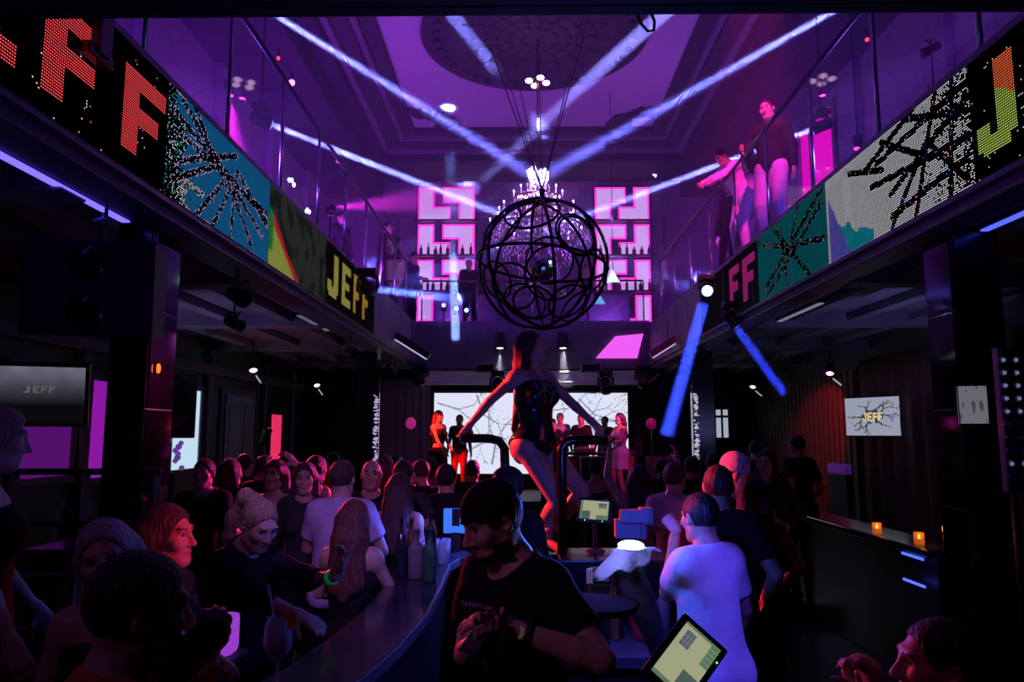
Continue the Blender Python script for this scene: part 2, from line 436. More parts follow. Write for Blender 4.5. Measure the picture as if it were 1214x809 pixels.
    for ft, kn in ((LF, knL), (RF, knR)):
        fw = np.array((0, -1, 0.0)); toe = ft + np.array((0, -0.155, -0.055 - heels * 0.85)) * s
        FT += [rc(ft + np.array((0, 0.03, -0.04)) * s, toe, 0.038 * s, 0.028 * s, 'foot'), rc(ft, ft + np.array((0, 0.02, -0.04)) * s, 0.04 * s, 0.04 * s, 'foot')]
    js = 0.93 if f else 1.0
    HDP = [el(hd((0, 0.014, 0.022)), np.array((0.076, 0.094, 0.092)) * s, Mh, 'head'), el(hd((0, -0.028, -0.045)), np.array((0.058 * js, 0.064, 0.072)) * s, Mh, 'head', 0.03),
           rc(hd((0.012, -0.072, -0.094)), hd((-0.012, -0.072, -0.094)), 0.022 * s * js, None, 'head', 0.03),
           rc(hd((0.048 * js, -0.005, -0.075)), hd((0.015, -0.062, -0.092)), 0.020 * s, 0.018 * s, 'head', 0.03), rc(hd((-0.048 * js, -0.005, -0.075)), hd((-0.015, -0.062, -0.092)), 0.020 * s, 0.018 * s, 'head', 0.03),
           el(hd((0.040, -0.062, -0.020)), np.array((0.027, 0.026, 0.027)) * s, Mh, 'head', 0.025), el(hd((-0.040, -0.062, -0.020)), np.array((0.027, 0.026, 0.027)) * s, Mh, 'head', 0.025),
           rc(hd((0.038, -0.077, 0.028)), hd((-0.038, -0.077, 0.028)), 0.013 * s, None, 'head', 0.02)]
    NOSE = [rc(hd((0, -0.088, 0.014)), hd((0, -0.112, -0.026)), 0.0075 * s, 0.0125 * s * js, 'head', 0.014),
            el(hd((0.012, -0.097, -0.032)), np.array((0.009, 0.011, 0.008)) * s, Mh, 'head', 0.008), el(hd((-0.012, -0.097, -0.032)), np.array((0.009, 0.011, 0.008)) * s, Mh, 'head', 0.008),
            rc(hd((0.018, -0.089, -0.057)), hd((-0.018, -0.089, -0.057)), 0.0075 * s, None, 'lip', 0.008), rc(hd((0.014, -0.088, -0.069)), hd((-0.014, -0.088, -0.069)), 0.0085 * s, None, 'lip', 0.008)]
    EYS = [el(hd((q * 0.031, -0.071, 0.008)), np.array((0.0145, 0.0125, 0.0115)) * s, Mh, 'eye', 0.003) for q in (1, -1)]
    EAR = [el(hd((q * 0.078, 0.012, -0.008)), np.array((0.011, 0.021, 0.032)) * s, Mh @ rot('Z', q * 22), 'head', 0.008) for q in (1, -1)]
    body = T + bt + UA + FA + TH + SH + NK + HDP + NOSE + EYS + EAR + HN + FT
    R = empty('person', root_loc, label, cat, group, math.radians(rotdeg))
    F = Field(body, vox)
    F.add(T + bt, 0.06 * s).add(NK, 0.04 * s).add(TH + SH, 0.035 * s).add(UA, 0.04 * s).add(FA, 0.02 * s).add(FT, 0.02 * s).add(HDP, 0.03 * s)
    if vox < 0.0115:
        F.cut([el(hd((q * 0.031, -0.094, 0.010)), np.array((0.019, 0.020, 0.0135)) * s, Mh) for q in (1, -1)], 0.012 * s)
        F.add(EYS, 0.004)
    F.add(NOSE, 0.008).add(EAR, 0.008)
    if vox < 0.009: F.cut([rc(hd((0.020, -0.098, -0.063)), hd((-0.020, -0.098, -0.063)), 0.003 * s), el(hd((0.082, 0.004, -0.006)), np.array((0.008, 0.010, 0.016)) * s, Mh), el(hd((-0.082, 0.004, -0.006)), np.array((0.008, 0.010, 0.016)) * s, Mh)], 0.005)
    F.add(HN, 0.008)
    MhT = Mh.T
    def paint(C):
        q = ((C - hc) / s) @ Mh                                   # head space
        m = np.zeros(len(C), int)
        ax = np.abs(q[:, 0])
        m[(ax < 0.026) & (np.abs(q[:, 2] + 0.063) < 0.013 * (1 - ax / 0.032)) & (q[:, 1] < -0.078)] = 1
        m[(((ax - 0.031) / 0.0125) ** 2 + ((q[:, 2] - 0.009) / 0.0062) ** 2 < 1) & (q[:, 1] < -0.06)] = 2
        brow = (ax > 0.014) & (ax < 0.050) & (np.abs(q[:, 2] - 0.030 - 0.12 * (ax - 0.014) * (ax < 0.036) - 0.0026 * (ax >= 0.036)) < 0.0038) & (q[:, 1] < -0.05)
        m[brow] = 3
        if beard:
            jaw = (q[:, 2] < -0.030) & (q[:, 2] > -0.135) & (q[:, 1] < 0.002) & (ax > 0.014 + 0.55 * np.clip(q[:, 2] + 0.085, 0, 1))
            mo = (q[:, 2] < -0.040) & (q[:, 2] > -0.053) & (ax < 0.034) & (q[:, 1] < -0.07)
            chin = (q[:, 2] < -0.078) & (q[:, 2] > -0.125) & (q[:, 1] < -0.03)
            if beard == 'full': m[(jaw | mo | chin) & (m != 1)] = 3
            else: m[(mo | chin | ((jaw) & (ax > 0.040) & (q[:, 2] < -0.055) & (q[:, 1] > -0.055))) & (m != 1)] = 3
        return m
    F.mesh('body', None, R, [skin, LIP, EYE, hairm if hair != 'bald' else H_BLK], paint)
    # ---- clothes
    cv = vox
    if shirt:
        o = 0.016 * s
        sl = {'tee': 0.60, 'long': 1.0, 'tank': 0.0, 'top': 0.0, 'dress': 0.0, 'bodice': 0.0, 'crop': 0.0}[shirt]
        SP = []
        if sl > 0:
            q = min(sl, 1.0)
            SP += [rc(shL, shL + (elL - shL) * q, 0.055 * s * ar, (0.054 if sl < 1 else 0.046) * s * ar, 'sl'), rc(shR, shR + (elR - shR) * q, 0.055 * s * ar, (0.054 if sl < 1 else 0.046) * s * ar, 'sl')]
            if sl >= 1: SP += [rc(elL, elL + (LH - elL) * sleeve, 0.048 * s, 0.036 * s, 'sl'), rc(elR, elR + (RH - elR) * sleeve, 0.048 * s, 0.036 * s, 'sl')]
        TT = T + ([] if sl else [])
        if sl == 0: TT = [p for p in T if p[5] not in ('shoulder', 'trap') and p[4] not in ('shoulder', 'trap')]
        HEMS = []
        if shirt == 'dress':
            HEMS = [rc((pel + (q, 0.01, -0.02)) * s, (pel + (q, 0.01, -0.40)) * s, 0.125 * s, 0.135 * s, 'hem') for q in (0.07, -0.07)] + TH
        elif shirt == 'tee' and not f:
            HEMS = [el(up((0, 0.005, 0.99)), np.array((0.172, 0.128, 0.16)) * s * (B, B, 1), Mu, 'hem'), el(up((0, 0.0, 1.12)), np.array((0.160, 0.120, 0.2)) * s * (B, B, 1), Mu, 'hem')]
        G = Field(TT + bt + SP + HEMS, cv, infl=o)
        G.add(TT + bt, 0.06 * s, o).add(HEMS, 0.05, 0.004).add(SP, 0.05 * s, 0.014 * s if sl < 1 else 0.011 * s)
        hz = {'tee': 0.83 if not f else 0.88, 'long': 0.84, 'tank': 0.90, 'top': 0.93, 'dress': 0.60, 'bodice': 0.80, 'crop': 1.10}[shirt] if hem is None else hem
        if shirt == 'dress': G.halfspace((pel + (0, 0, hz - 0.95)) * s, (0, 0, -1))
        else: G.halfspace(up((0, 0, hz)), Mu @ np.array((0, 0, -1.0)))
        if shirt == 'bodice':                                     # high cut legs
            for q in (1, -1): G.cut([el((pel + (q * 0.185, -0.02, -0.10)) * s, np.array((0.10, 0.25, 0.13)) * s)], 0.01)
        nr = {'tee': 0.082, 'long': 0.072, 'tank': 0.10, 'top': 0.10, 'dress': 0.12, 'bodice': 0.12, 'crop': 0.1}[shirt] * (0.95 if f else 1)
        G.cut([rc(neck + Mu @ (np.array((0, -0.012, -0.012)) * s), neck + Mu @ (np.array((0, -0.03, 0.09)) * s), nr * s, (nr + 0.03) * s)], 0.006)
        if sl == 0: G.halfspace(up((0, -0.05, 1.375)), Mu @ unit((0, 0.25, 1.0)))
        if sl and sl < 1:                                         # flat sleeve ends
            for a, b in ((shL, elL), (shR, elR)):
                u = unit(b - a); c = a + (b - a) * (sl - 0.03)
                G.cut([rc(c + u * 0.072 * s, c + u * 0.25 * s, 0.072 * s, 0.12 * s)], 0.006)
        nm = {'tee': 't_shirt', 'long': 'jacket', 'tank': 'tank_top', 'top': 'top', 'dress': 'dress', 'bodice': 'bodysuit', 'crop': 'crop_top'}[shirt]
        G.mesh(nm, shirtm, R)
    if pants:
        o = 0.012 * s
        PT = T[:1] + bt + TH + SH
        G = Field(PT, cv * 1.15, infl=o + 0.012)
        G.add(T[:1] + bt, 0.05 * s, o * 0.8).add(TH, 0.05 * s, o).add(SH, 0.03, o * 1.3)
        G.halfspace((pel + (0, 0, 0.07)) * s, (0, 0, 1))
        if pants == 'shorts': G.halfspace((0, 0, 0.66 * s), (0, 0, -1))
        else:
            G.cut([rc(np.array(ft) + (0, 0, -0.12 * s), np.array(ft) + (0, -0.1 * s, -0.12 * s), 0.10 * s) for ft in (LF, RF)], 0.005)
        G.mesh('trousers' if pants == 'pants' else pants, pantsm, R)
    if pants or shirt == 'dress':
        for q in (0, 2):
            G = Field(FT[q:q + 2], cv, infl=0.01); G.add(FT[q:q + 2], 0.02, 0.008); G.mesh('shoe', SHOE, R)
    # ---- hair
    if hair and hair != 'bald':
        hs = 0.010 if hair in ('short', 'cap', 'bun', 'crop') else 0.013
        if hair == 'pony': hs = 0.007
        if hair == 'crop': hs = 0.007
        HP = [el(hd((0, 0.014, 0.022)), np.array((0.076, 0.094, 0.092)) * s, Mh, 'h')]
        LG = []
        if hair in ('long', 'longfront', 'verylong'):
            bk = Mu @ np.array((0, 1.0, 0)); dn = np.array((0, 0, -1.0))
            for q, yy, zz, ln, r0 in ((0.0, 0.075, 0.0, 0.40, 0.052), (0.045, 0.065, 0.0, 0.40, 0.050), (-0.045, 0.065, 0.0, 0.40, 0.050), (0.072, 0.03, -0.01, 0.34, 0.034), (-0.072, 0.03, -0.01, 0.34, 0.034)):
                a = hd((q, yy, zz)); b = hd((q * 1.05, yy + 0.012, -0.12)); 
                c = up((q * 1.35, 0.130 - abs(q) * 0.25, (1.20 if hair != 'verylong' else 0.98) + abs(q)))
                if hair == 'longfront' and abs(q) > 0.06: c = up((q * 1.2, -0.12, 1.24))
                LG += [rc(a, b, r0 * s, r0 * 1.02 * s), rc(b, c, r0 * 1.02 * s, r0 * 0.75 * s)]
        if hair == 'pony':
            a = hd((0, 0.10, 0.075)); b = hd((0, 0.165, 0.05)); c = hd((0, 0.195, -0.10)); d_ = hd((0, 0.15, -0.33))
            LG += [rc(hd((0, 0.085, 0.07)), a, 0.028 * s, 0.024 * s), rc(a, b, 0.024 * s, 0.036 * s), rc(b, c, 0.032 * s, 0.034 * s), rc(c, d_, 0.034 * s, 0.010 * s)]
        if hair == 'bun': LG += [el(hd((0, 0.07, 0.105)), np.array((0.05, 0.05, 0.045)) * s, Mh)]
        if hair == 'bob':
            for q in (-1, 1): LG += [rc(hd((q * 0.062, 0.02, 0.0)), hd((q * 0.07, 0.0, -0.12)), 0.038 * s, 0.034 * s)]
            LG += [rc(hd((0.0, 0.07, 0.0)), hd((0, 0.07, -0.11)), 0.06 * s, 0.05 * s)]
        G = Field(HP + LG, vox, infl=hs + 0.01)
        G.add(HP, 0.02, hs * s).add(LG, 0.035, 0.0)
        # clear the face and the ears
        fz = 0.052 if hair in ('short', 'cap', 'crop', 'pony', 'bun') else 0.058
        G.cut([el(hd((0, -0.115, -0.035)), np.array((0.098, 0.105, 0.120)) * s, Mh)], 0.012)
        if hair in ('short', 'cap', 'crop'):
            G.cut([el(hd((q * 0.095, -0.012, -0.045)), np.array((0.04, 0.052, 0.062)) * s, Mh) for q in (1, -1)], 0.01)
            G.halfspace(hd((0, 0, -0.062)), Mh @ unit((0, -0.35, -1.0)))
        elif hair in ('pony', 'bun'):
            G.cut([el(hd((q * 0.095, -0.008, -0.045)), np.array((0.035, 0.045, 0.055)) * s, Mh) for q in (1, -1)], 0.01)
        G.mesh('hair', hairm, R)
    if hair == 'cap':
        G = Field([el(hd((0, 0.012, 0.035)), np.array((0.092, 0.112, 0.098)) * s, Mh)], vox, infl=0.02)
        G.add([el(hd((0, 0.014, 0.030)), np.array((0.090, 0.108, 0.100)) * s, Mh)], 0)
        G.halfspace(hd((0, 0, 0.042)), Mh @ unit((0, 0.10, -1.0)))
        G.mesh('cap', C_BLK, R)
    if extras: extras(R, dict(hd=hd, up=up, s=s, LH=LH, RH=RH, elL=elL, elR=elR, Mh=Mh, Mu=Mu, shL=shL, shR=shR, pel=pel * s, knL=knL, knR=knR))
    return R
# ------------------------------------------------------------------ the hall
CX = 0.25; XL, XR = -2.40, 2.90; WL, WR = -5.4, 5.9; YF, YB, YW = 2.38, 16.8, 20.0; ZC = 9.45
ZLIP, ZB, ZT, ZU = 3.40, 3.53, 4.33, 4.38
M_FLOOR = mat('floor_dark', (0.035, 0.033, 0.04), 0.28, vary=0.3, vscale=3)
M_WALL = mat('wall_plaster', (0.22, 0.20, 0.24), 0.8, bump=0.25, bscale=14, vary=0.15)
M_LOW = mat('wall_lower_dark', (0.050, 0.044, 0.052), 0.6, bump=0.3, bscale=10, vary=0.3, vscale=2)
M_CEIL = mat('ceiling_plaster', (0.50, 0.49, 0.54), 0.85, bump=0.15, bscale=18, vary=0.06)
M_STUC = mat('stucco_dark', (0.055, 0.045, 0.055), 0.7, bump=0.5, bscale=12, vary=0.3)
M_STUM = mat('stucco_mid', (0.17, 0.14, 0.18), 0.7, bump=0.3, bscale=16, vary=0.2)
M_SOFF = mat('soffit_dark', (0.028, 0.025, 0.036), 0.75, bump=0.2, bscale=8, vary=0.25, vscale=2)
M_BLK = mat('matte_black', (0.012, 0.012, 0.014), 0.6, bump=0.05)
M_BLKG = mat('gloss_black', (0.012, 0.012, 0.015), 0.22)
M_FASC = mat('fascia_painted', (0.10, 0.09, 0.13), 0.45, vary=0.15)
M_UND = mat('balcony_underside', (0.17, 0.16, 0.19), 0.6, bump=0.3, bscale=5, vary=0.3, vscale=2)
M_MIR = mat('mirror_smoked', (0.22, 0.21, 0.24), 0.06, metal=1.0)
M_STEEL = mat('brushed_steel', (0.55, 0.55, 0.58), 0.28, metal=1.0)
M_DSTL = mat('dark_steel', (0.05, 0.05, 0.055), 0.35, metal=0.8)
M_GLASS = glassmat('rail_glass', (0.96, 0.94, 0.99), 0.07)
M_WOOD = mat('dark_wood', (0.10, 0.045, 0.025), 0.5, bump=0.3, bscale=20, vary=0.4, stretch=(8, 8, 0.6))

struct(MB().box(WL, WR, -3, YW, -0.12, 0).build('floor', M_FLOOR))
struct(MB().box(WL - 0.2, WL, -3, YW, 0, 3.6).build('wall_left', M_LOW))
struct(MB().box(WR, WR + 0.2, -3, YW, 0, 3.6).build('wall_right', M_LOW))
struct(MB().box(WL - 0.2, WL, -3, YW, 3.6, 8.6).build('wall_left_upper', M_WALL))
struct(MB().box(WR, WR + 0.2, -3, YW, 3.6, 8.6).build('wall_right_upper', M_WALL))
struct(MB().box(WL - 0.2, WR + 0.2, 18.6, 18.8, 0, 3.42).build('wall_back', M_BLK))
wb = struct(MB().box(WL - 0.2, WR + 0.2, YW, YW + 0.2, 3.4, ZC + 0.3).build('wall_back_upper', M_WALL))

# ceiling: flat field, stepped cornice, dropped sides
ceil = struct(MB().box(-3.4, 3.9, -3, 18.6, ZC, ZC + 0.2).build('ceiling', M_CEIL))
x0, x1, yb = -2.64, 3.22, 17.5
def cornice(name, d0, d1, za, zb_, m):        # a band round the field, d0..d1 outside its edge
    b = MB()
    b.box(x0 - d1, x0 - d0, -3, yb + d1, za, zb_, 0.02); b.box(x1 + d0, x1 + d1, -3, yb + d1, za, zb_, 0.02)
    b.box(x0 - d0, x1 + d0, yb + d0, yb + d1, za, zb_, 0.02)
    o = b.build(name, m, ceil); return o
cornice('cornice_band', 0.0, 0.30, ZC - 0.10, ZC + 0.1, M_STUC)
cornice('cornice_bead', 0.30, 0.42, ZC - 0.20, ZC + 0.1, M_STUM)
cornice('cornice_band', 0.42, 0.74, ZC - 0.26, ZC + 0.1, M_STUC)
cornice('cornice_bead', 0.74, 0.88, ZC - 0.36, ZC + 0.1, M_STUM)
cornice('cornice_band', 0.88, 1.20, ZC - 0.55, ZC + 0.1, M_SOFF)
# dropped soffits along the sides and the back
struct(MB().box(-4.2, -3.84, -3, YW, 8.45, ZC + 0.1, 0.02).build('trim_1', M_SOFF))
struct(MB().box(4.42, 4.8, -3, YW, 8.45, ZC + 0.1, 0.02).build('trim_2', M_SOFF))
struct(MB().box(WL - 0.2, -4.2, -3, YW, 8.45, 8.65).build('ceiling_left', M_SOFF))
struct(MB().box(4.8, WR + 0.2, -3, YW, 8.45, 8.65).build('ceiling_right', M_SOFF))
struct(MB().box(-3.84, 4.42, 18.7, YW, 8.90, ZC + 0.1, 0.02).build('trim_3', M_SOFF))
# the rosette the chandelier hangs from
rose = struct(MB().lathe([(2.15, 0), (2.15, -0.06), (1.95, -0.10), (1.80, -0.05), (1.75, -0.05), (1.55, -0.09), (1.4, -0.06), (0.001, -0.06)], (CX, 13.3, ZC), 64).build('trim_4', M_STUC))
for k in range(16):
    a = 2 * PI * k / 16; b = MB()
    M = trs((CX, 13.3, ZC - 0.06), 0, 0, a)
    for j in range(5):
        t = j / 4; b.ball(M @ Vector((0.35 + 0.95 * t, 0, 0)), (0.16, 0.05 + 0.12 * math.sin(PI * (0.15 + 0.8 * t)), 0.05), 8, 5, M=Matrix.Rotation(a, 4, 'Z'))
    b.build('leaf_ornament', M_STUC, rose, True)
for k in range(36):
    a = 2 * PI * k / 36
    MB().ball((CX + 1.87 * math.cos(a), 13.3 + 1.87 * math.sin(a), ZC - 0.1), 0.07, 8, 6).build('bead', M_STUC, rose, True)
def scroll(c, sx_, sy_, name):                 # carved leaf cluster in a corner of the field
    b = MB(); rnd = random.Random(3)
    for k in range(26):
        t = k / 25; a = t * 1.5
        px = c[0] + sx_ * (0.15 + 0.95 * abs(math.sin(k * 1.7)) * (1 - t * 0.4)); py = c[1] - sy_ * (0.1 + 0.9 * abs(math.cos(k * 1.7)) * (1 - t * 0.3))
        b.ball((px, py, ZC - 0.03), (0.22, 0.09, 0.06), 8, 5, M=Matrix.Rotation(rnd.uniform(0, PI), 4, 'Z'))
    return b.build(name, M_STUC, ceil, True)
scroll((x0, yb), 1, 1, 'corner_ornament'); scroll((x1, yb), -1, 1, 'corner_ornament')

# balconies: slab, painted lip, underside beams
def balcony(side):
    X0, X1 = (WL, XL) if side < 0 else (XR, WR); E = XL if side < 0 else XR; sg = side
    s_ = struct(MB().box(X0, X1, YF - 5, YW, ZB, ZU).build('floor_balcony_left' if side < 0 else 'floor_balcony_right', M_UND))
    b = MB(); b.box(E + sg * 0.02, E + sg * 0.30, YF, YB, ZLIP, ZB, 0.015); b.build('fascia_lip', M_FASC, s_)
    b = MB(); b.box(E - sg * 0.03, E + sg * 0.05, YF, YB, ZB - 0.05, ZB - 0.005, 0.01); b.build('lip_bead', M_FASC, s_)
    for x in (E + sg * 0.75, E + sg * 1.5, E + sg * 2.3):
        b = MB(); b.box(x - 0.09, x + 0.09, YF - 4, 18.6, ZB - 0.10, ZB + 0.01, 0.01); b.build('ceiling_beam', M_UND, s_)
    for y in (4.3, 7.1, 9.9, 12.7, 15.5):
        b = MB(); b.box(min(E + sg * 0.3, X0 if sg < 0 else X1), max(E + sg * 0.3, X0 if sg < 0 else X1), y - 0.13, y + 0.13, ZB - 0.16, ZB + 0.01, 0.01); b.build('cross_beam', M_UND, s_)
    b = MB(); b.box(E + sg * 0.04, E + sg * 0.12, 11.9, YB, ZB, ZU + 0.08); b.build('fascia_board', M_FASC, s_)
    return s_
balL = balcony(-1); balR = balcony(1)
bk = struct(MB().box(XL, XR, YB, YW, ZB, ZU).build('floor_balcony_back', M_UND))
MB().box(XL, XR, YB - 0.05, YB + 0.12, ZLIP, ZU + 0.12, 0.015).build('fascia_board', M_FASC, bk)
ft = struct(MB().box(XL + 0.0, XR, -3, YF, ZLIP, ZU).build('floor_balcony_front', M_BLK))
MB().box(XL, XR, YF - 0.02, YF + 0.06, ZLIP, ZLIP + 0.05, 0.01).build('fascia_lip', M_BLK, ft)

# columns clad in smoked mirror
def column(x0_, x1_, y0_, y1_, inner, name, label=None):
    c = struct(MB().box(x0_, x1_, y0_, y1_, 0, ZB).build(name, M_BLKG))
    zs = [0.02, 0.72, 1.42, 2.12, 2.82, ZB - 0.02]
    for a, b_ in zip(zs[:-1], zs[1:]):
        xi = x1_ if inner > 0 else x0_
        MB().box(xi - (0.002 if inner > 0 else 0.012), xi + (0.012 if inner > 0 else 0.002), y0_ + 0.015, y1_ - 0.015, a + 0.004, b_ - 0.004, 0.003).build('mirror_panel', M_MIR, c)
        MB().box(x0_ + 0.015, x1_ - 0.015, y0_ - 0.012, y0_ + 0.002, a + 0.004, b_ - 0.004, 0.003).build('front_panel', M_BLKG, c)
    return c
column(-2.87, -2.60, 5.10, 5.50, 1, 'column'); column(3.10, 3.44, 5.28, 5.64, -1, 'column')
column(-2.95, -2.62, 13.3, 13.65, 1, 'column'); column(3.14, 3.48, 13.5, 13.85, -1, 'column')

# glass balustrades over the screens: posts, panes and handrail
def balustrade(E, sg, ys, label):
    R = empty('glass_railing', (E + sg * 0.08, (ys[0] + ys[-1]) / 2, ZT), label, 'railing')
    x = E + sg * 0.08; zt = 5.62
    for y in ys: MB().tube([(x, y, ZU), (x, y, zt)], 0.019, 10).build('post', M_STEEL, R, True)
    for a, b in zip(ys[:-1], ys[1:]):
        MB().box(x - 0.006, x + 0.006, a + 0.03, b - 0.03, ZU + 0.05, zt - 0.04).build('glass_pane', M_GLASS, R)
    MB().tube([(x, ys[0], zt + 0.02), (x, ys[-1], zt + 0.02)], 0.025, 10).build('handrail', M_DSTL, R, True)
    return R
balustrade(XL, -1, [3.2 + 1.38 * k for k in range(10)], 'steel and glass railing over the screen ending in the yellow word')
balustrade(XR, 1, [3.2 + 1.38 * k for k in range(10)], 'steel and glass railing that the man in the white shirt leans on')
def backrail():
    R = empty('glass_railing', (CX, YB + 0.05, ZU), 'low glass railing across the far balcony in front of the back bar', 'railing')
    xs = [XL + 0.1 + k * (XR - XL - 0.2) / 4 for k in range(5)]
    for x in xs: MB().tube([(x, YB + 0.05, ZU), (x, YB + 0.05, ZU + 1.05)], 0.018, 8).build('post', M_STEEL, R, True)
    for a, b in zip(xs[:-1], xs[1:]): MB().box(a + 0.03, b - 0.03, YB + 0.044, YB + 0.056, ZU + 0.12, ZU + 1.0).build('glass_pane', M_GLASS, R)
    MB().tube([(xs[0], YB + 0.05, ZU + 1.07), (xs[-1], YB + 0.05, ZU + 1.07)], 0.022, 8).build('handrail', M_DSTL, R, True)
backrail()
# ------------------------------------------------------------------ screens made of single light points
def pixel_mesh(name, parent, org, ux, uz, pitch, nu, nv, fn, m, fill=0.31, sides=6, off=0.0):
    """light points on the plane org + u*ux + v*uz; fn(u, v) gives a linear colour or None (dark)"""
    ux, uz, org = Vector(ux).normalized(), Vector(uz).normalized(), Vector(org)
    nrm = ux.cross(uz).normalized(); org = org + nrm * off
    V, Fc, C = [], [], []
    fx = fill if sides == 4 else fill * 1.12; fy = fill if sides == 4 else fill * .86
    ring = [(math.cos(2 * PI * (k + 0.5) / sides) * pitch * fx, math.sin(2 * PI * (k + 0.5) / sides) * pitch * fy) for k in range(sides)]
    for i in range(nu):
        for j in range(nv):
            u, v = (i + 0.5) * pitch, (j + 0.5) * pitch
            c = fn(u, v)
            if c is None: continue
            n0 = len(V)
            for a, b in ring:
                p = org + ux * (u + a) + uz * (v + b); V.append((p.x, p.y, p.z)); C.append((c[0], c[1], c[2], 1))
            Fc.append(tuple(range(n0, n0 + sides)))
    me = bpy.data.meshes.new(name); me.from_pydata(V, [], Fc)
    at = me.color_attributes.new('col', 'FLOAT_COLOR', 'POINT'); at.data.foreach_set('color', np.array(C, np.float32).ravel())
    me.materials.append(m); me.update()
    o = bpy.data.objects.new(name, me); COL.objects.link(o); o.parent = parent; o.matrix_parent_inverse = pinv(parent)
    o['kind'] = 'stuff'
    return o
def branches(seed, starts, depth=5, L=0.35, spread=0.55, wob=0.25):
    rnd = random.Random(seed); out = []
    def go(p, a, l, d, w_):
        q = (p[0] + math.cos(a) * l, p[1] + math.sin(a) * l); out.append((p, q, w_))
        if d:
            for s_ in (1, -1):
                if rnd.random() < 0.85: go(q, a + s_ * spread * rnd.uniform(0.3, 1.2) + rnd.uniform(-wob, wob), l * rnd.uniform(0.6, 0.95), d - 1, w_ * 0.72)
    for (p, a, w_) in starts: go(p, a, L, depth, w_)
    return out
def near_branch(br, u, v):
    best = 9
    for (p, q, w_) in br:
        dx, dy = q[0] - p[0], q[1] - p[1]; t = ((u - p[0]) * dx + (v - p[1]) * dy) / (dx * dx + dy * dy + 1e-9); t = min(max(t, 0), 1)
        d = math.hypot(u - p[0] - t * dx, v - p[1] - t * dy) / w_
        if d < best: best = d
    return best
GLY = {'J': [(.52, .95, .12, 1), (.12, .80, 0, .22), (0, .34, .08, .36)], 'E': [(0, .36, 0, 1), (0, 1, .80, 1), (0, .85, .40, .60), (0, 1, 0, .20)], 'F': [(0, .36, 0, 1), (0, 1, .78, 1), (0, .85, .38, .60)]}
def glyph(ch, u, v): return any(a <= u <= b and c <= v <= d for a, b, c, d in GLY[ch])
M_DOT = attr_emis('led_points', 1.5); M_PIX = attr_emis('screen_pixels', 1.0, True)
PITCH = 0.0166; NV = 48
rl = random.Random(11)

